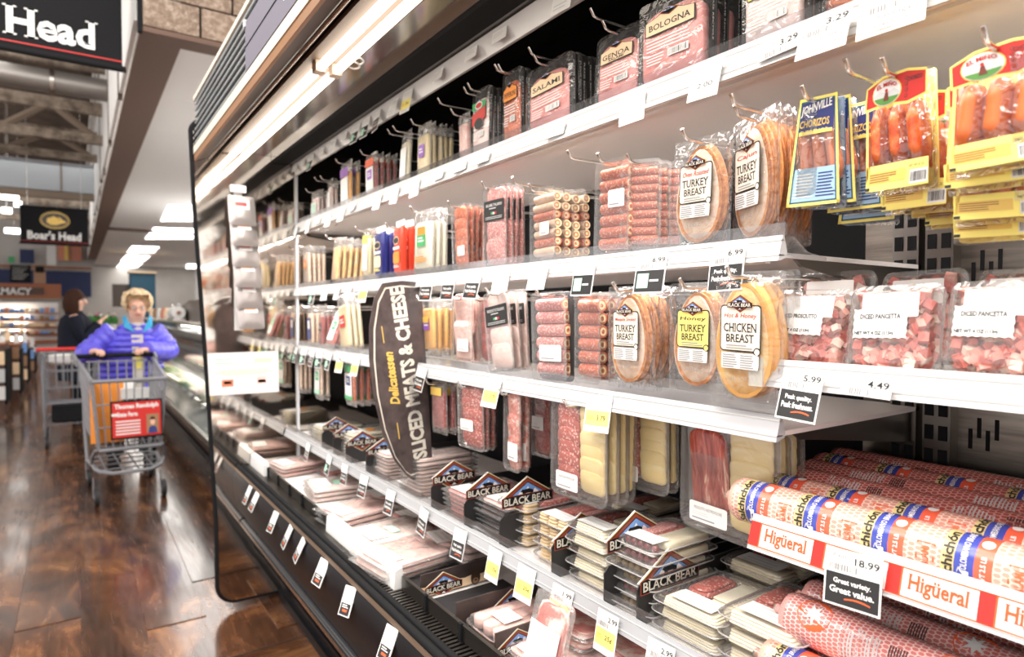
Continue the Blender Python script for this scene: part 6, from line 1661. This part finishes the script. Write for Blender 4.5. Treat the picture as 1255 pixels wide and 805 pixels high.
for s in (-1, 1):
    hp_ = add((X0_+s*.095, Yp, .82), .095, pel); kn = add((X0_+s*.115, Yp-.05, .47), .065, hp_); an = add((X0_+s*.13, Yp+.02, .10), .045, kn); he = add((X0_+s*.135, Yp-.02, .045), (.03, .028), an); add((X0_+s*.145, Yp-.14, .03), (.028, .018), he)
    sh = add((X0_+s*.17, Yp-.10, 1.18), .05, chs)
    el = add((X0_+s*.30-.01, Yp-.08, 1.02), .050, sh)
    hx = .145 if s < 0 else .475
    wr = add((hx+s*.03, 6.44, 1.065), .030, el)
    hand_joints(J, E, wr, L((hx+s*.01, 6.415, 1.072)), (-s*.55, -.85, 0), (-s*.85, .5, 0) if s < 0 else (-s*.85, .5, 0), (0, 0, 1))
body = skin_body('body', J, E, 'skin', wm, 0, 1)
hc = Vector(L((X0_+.05, Yp-.205, 1.455)))
face(wm, hc, .088, True, .0, .30)
def cutw(p):   # open the hair over the face
    if p.y < -.02 and p.z < .055: 
        k = min(1, (-.02-p.y)/.05); side = abs(p.x) 
        if side < .085: p = Vector((p.x, p.y*(1-.85*k), p.z+ .02*k))
    if p.z < -.09: p = Vector((p.x, p.y, -.09))
    return p
hair_blob('hair', hc+Vector((0, .012, .040)), (.122, .122, .120), 'curls', wm, 3, cutw)
# quilted jacket: torso rings that swell and pinch, then sleeves
mb = MB(); R = []
zs = [.70+.011*k for k in range(56)]
for k, z in enumerate(zs):
    u = (z-.70)/.605; q = .016*abs(math.sin(PI*k/5.0))
    rx = .255-.02*u if u < .62 else .243-.17*((u-.62)/.38)**1.6
    ry = .185-.01*u if u < .62 else .179-.10*((u-.62)/.38)**1.5
    R.append(ell_ring(L((X0_+.03*u, Yp-.14*max(0, u-.1), z+ (.0))), rx+q, ry+q, 24))
mb.rings(R, 0, True, False)
for s in (-1, 1):
    a, b, c = Vector(L((X0_+s*.13+.02, Yp-.10, 1.215))), Vector(L((X0_+s*.325-.01, Yp-.07, 1.03))), Vector(L(((.145 if s < 0 else .475)+s*.035, 6.455, 1.07)))
    pts, rs = [], []
    for k in range(37):
        t_ = k/36; p_ = a.lerp(b, t_*2) if t_ < .5 else b.lerp(c, (t_-.5)*2)
        if .38 < t_ < .62: w2 = 1-abs(t_-.5)/.12; p_ = p_ + (a.lerp(c, .5)-b)*.14*w2
        pts.append(p_); rs.append((.118-.05*t_)+.011*abs(math.sin(PI*k/4)))
    mb.tube(pts, rs, 14)
jk = mb.build('jacket', M['puffer'], wm, True)
mb = MB()
for s in (-1, 1):
    c = Vector(L((X0_+.05, Yp-.20, 1.29)))
    mb.prism([c+Vector((s*.03, -.075, -.07)), c+Vector((s*.085, -.03, .055)), c+Vector((s*.10, .03, .085)), c+Vector((s*.115, .03, .06)), c+Vector((s*.11, -.045, -.02))], (0, -.012, 0))
mb.build('collar', M['lining'], wm)
MB().rings([ell_ring(L((X0_+.042, Yp-.17-.0*k, 1.22+.022*k)), .066-.002*k, .068-.003*k, 16) for k in range(5)]).build('sweater_neck', M['knit'], wm, True)
c = Vector(L((X0_+.04, Yp, 1.0))); MB().prism([c+Vector((-.035, -.262, -.28)), c+Vector((.035, -.262, -.28)), c+Vector((.05, -.262, .10)), c+Vector((.045, -.258, .20)), c+Vector((-.045, -.258, .20)), c+Vector((-.04, -.262, .10))], (0, .06, 0)).build('sweater_front', M['knit'], wm)
MB().box(c.x-.02, c.x+.03, c.y-.27, c.y-.262, c.z-.10, c.z+.02).build('badge_patch', M['tag_yellow'], wm)
mb = MB()
for s in (-1, 1):
    mb.rings([ell_ring(L((X0_+s*x, Yp+y, z)), r, r*1.05, 14) for x, y, z, r in ((.09, 0, .84, .118), (.10, -.02, .66, .105), (.115, -.05, .47, .085), (.125, -.01, .28, .075), (.13, .015, .10, .070))])
mb.build('trousers', M['trousers'], wm, True)
for s in (-1, 1):
    MB().rings([ell_ring(L((X0_+s*.14, Yp+y, z)), r, r*2.2, 14) for y, z, r in ((-.05, 0, .050), (-.05, .03, .055), (-.04, .07, .050), (0, .11, .034))]).build('shoe', M['black'], wm, True)

# ---- dark haired woman beyond, turned to the right
w2 = empty('person', (0, 9.75, 0)); tag(w2, 'woman with long brown hair in a black coat, turned away to the right', 'person')
J, E = [], []
def add2(p, r, par=None):
    J.append((p, r)); 
    if par is not None: E.append((par, len(J)-1))
    return len(J)-1
pel = add2((0, 0, .90), (.15, .11)); ab = add2((0, 0, 1.06), (.14, .11), pel); chs = add2((.0, 0, 1.26), (.16, .11), ab); nk = add2((.01, 0, 1.40), .05, chs); h0 = add2((.02, -.01, 1.47), (.07, .07), nk); h1 = add2((.03, -.02, 1.54), (.085, .08), h0); h2 = add2((.02, -.01, 1.61), (.068, .068), h1)
for s in (-1, 1):
    hp_ = add2((0, s*.09, .86), .09, pel); kn = add2((.03, s*.10, .48), .062, hp_); an = add2((0, s*.10, .09), .042, kn); add2((.10, s*.11, .035), (.025, .022), an)
    sh = add2((0, s*.19, 1.33), .065, chs); el = add2((.06, s*.23, 1.08), .045, sh); wr = add2((.25, s*.14, 1.26), .028, el)
    hand_joints(J, E, wr, (.27, s*.125, 1.29), (.6, -.1*s, .8), (0, -s, 0), (-.8, 0, .6), .8)
b2 = skin_body('body', J, E, 'skin', w2, 0, 1)
face(w2, Vector((.03, -.015, 1.545)), .082, False, PI/2-.35, 0)
def cut2(p):
    if p.x > .035 and p.z < .05: p = Vector((.035+(p.x-.035)*.2, p.y*.95, p.z))
    return p
hair_blob('hair', (-.005, .0, 1.50), (.128, .128, .195), 'dark_hair', w2, 9, cut2, amp=.05)
mb = MB(); mb.rings([ell_ring((0, 0, z), rx, ry, 20) for z, rx, ry in ((.55, .21, .25), (.80, .21, .25), (1.0, .19, .235), (1.2, .19, .245), (1.32, .16, .225), (1.39, .09, .10), (1.42, .075, .08))])
for s in (-1, 1): mb.tube([(0, s*.18, 1.33), (.03, s*.235, 1.2), (.06, s*.24, 1.07), (.16, s*.19, 1.16), (.235, s*.15, 1.25)], [.085, .08, .07, .06, .05], 12)
mb.build('coat', M['coat_black'], w2, True)
mb = MB()
for s in (-1, 1): mb.rings([ell_ring((x, s*.095, z), r, r, 12) for x, z, r in ((0, .84, .11), (.02, .48, .08), (0, .09, .06))])
mb.build('trousers', M['trousers'], w2, True)
for s in (-1, 1): MB().rings([ell_ring((.05, s*.10, z), r*2.2, r, 12) for z, r in ((0, .045), (.04, .048), (.09, .03))]).build('shoe', M['black'], w2, True)
bpy.context.view_layer.update()
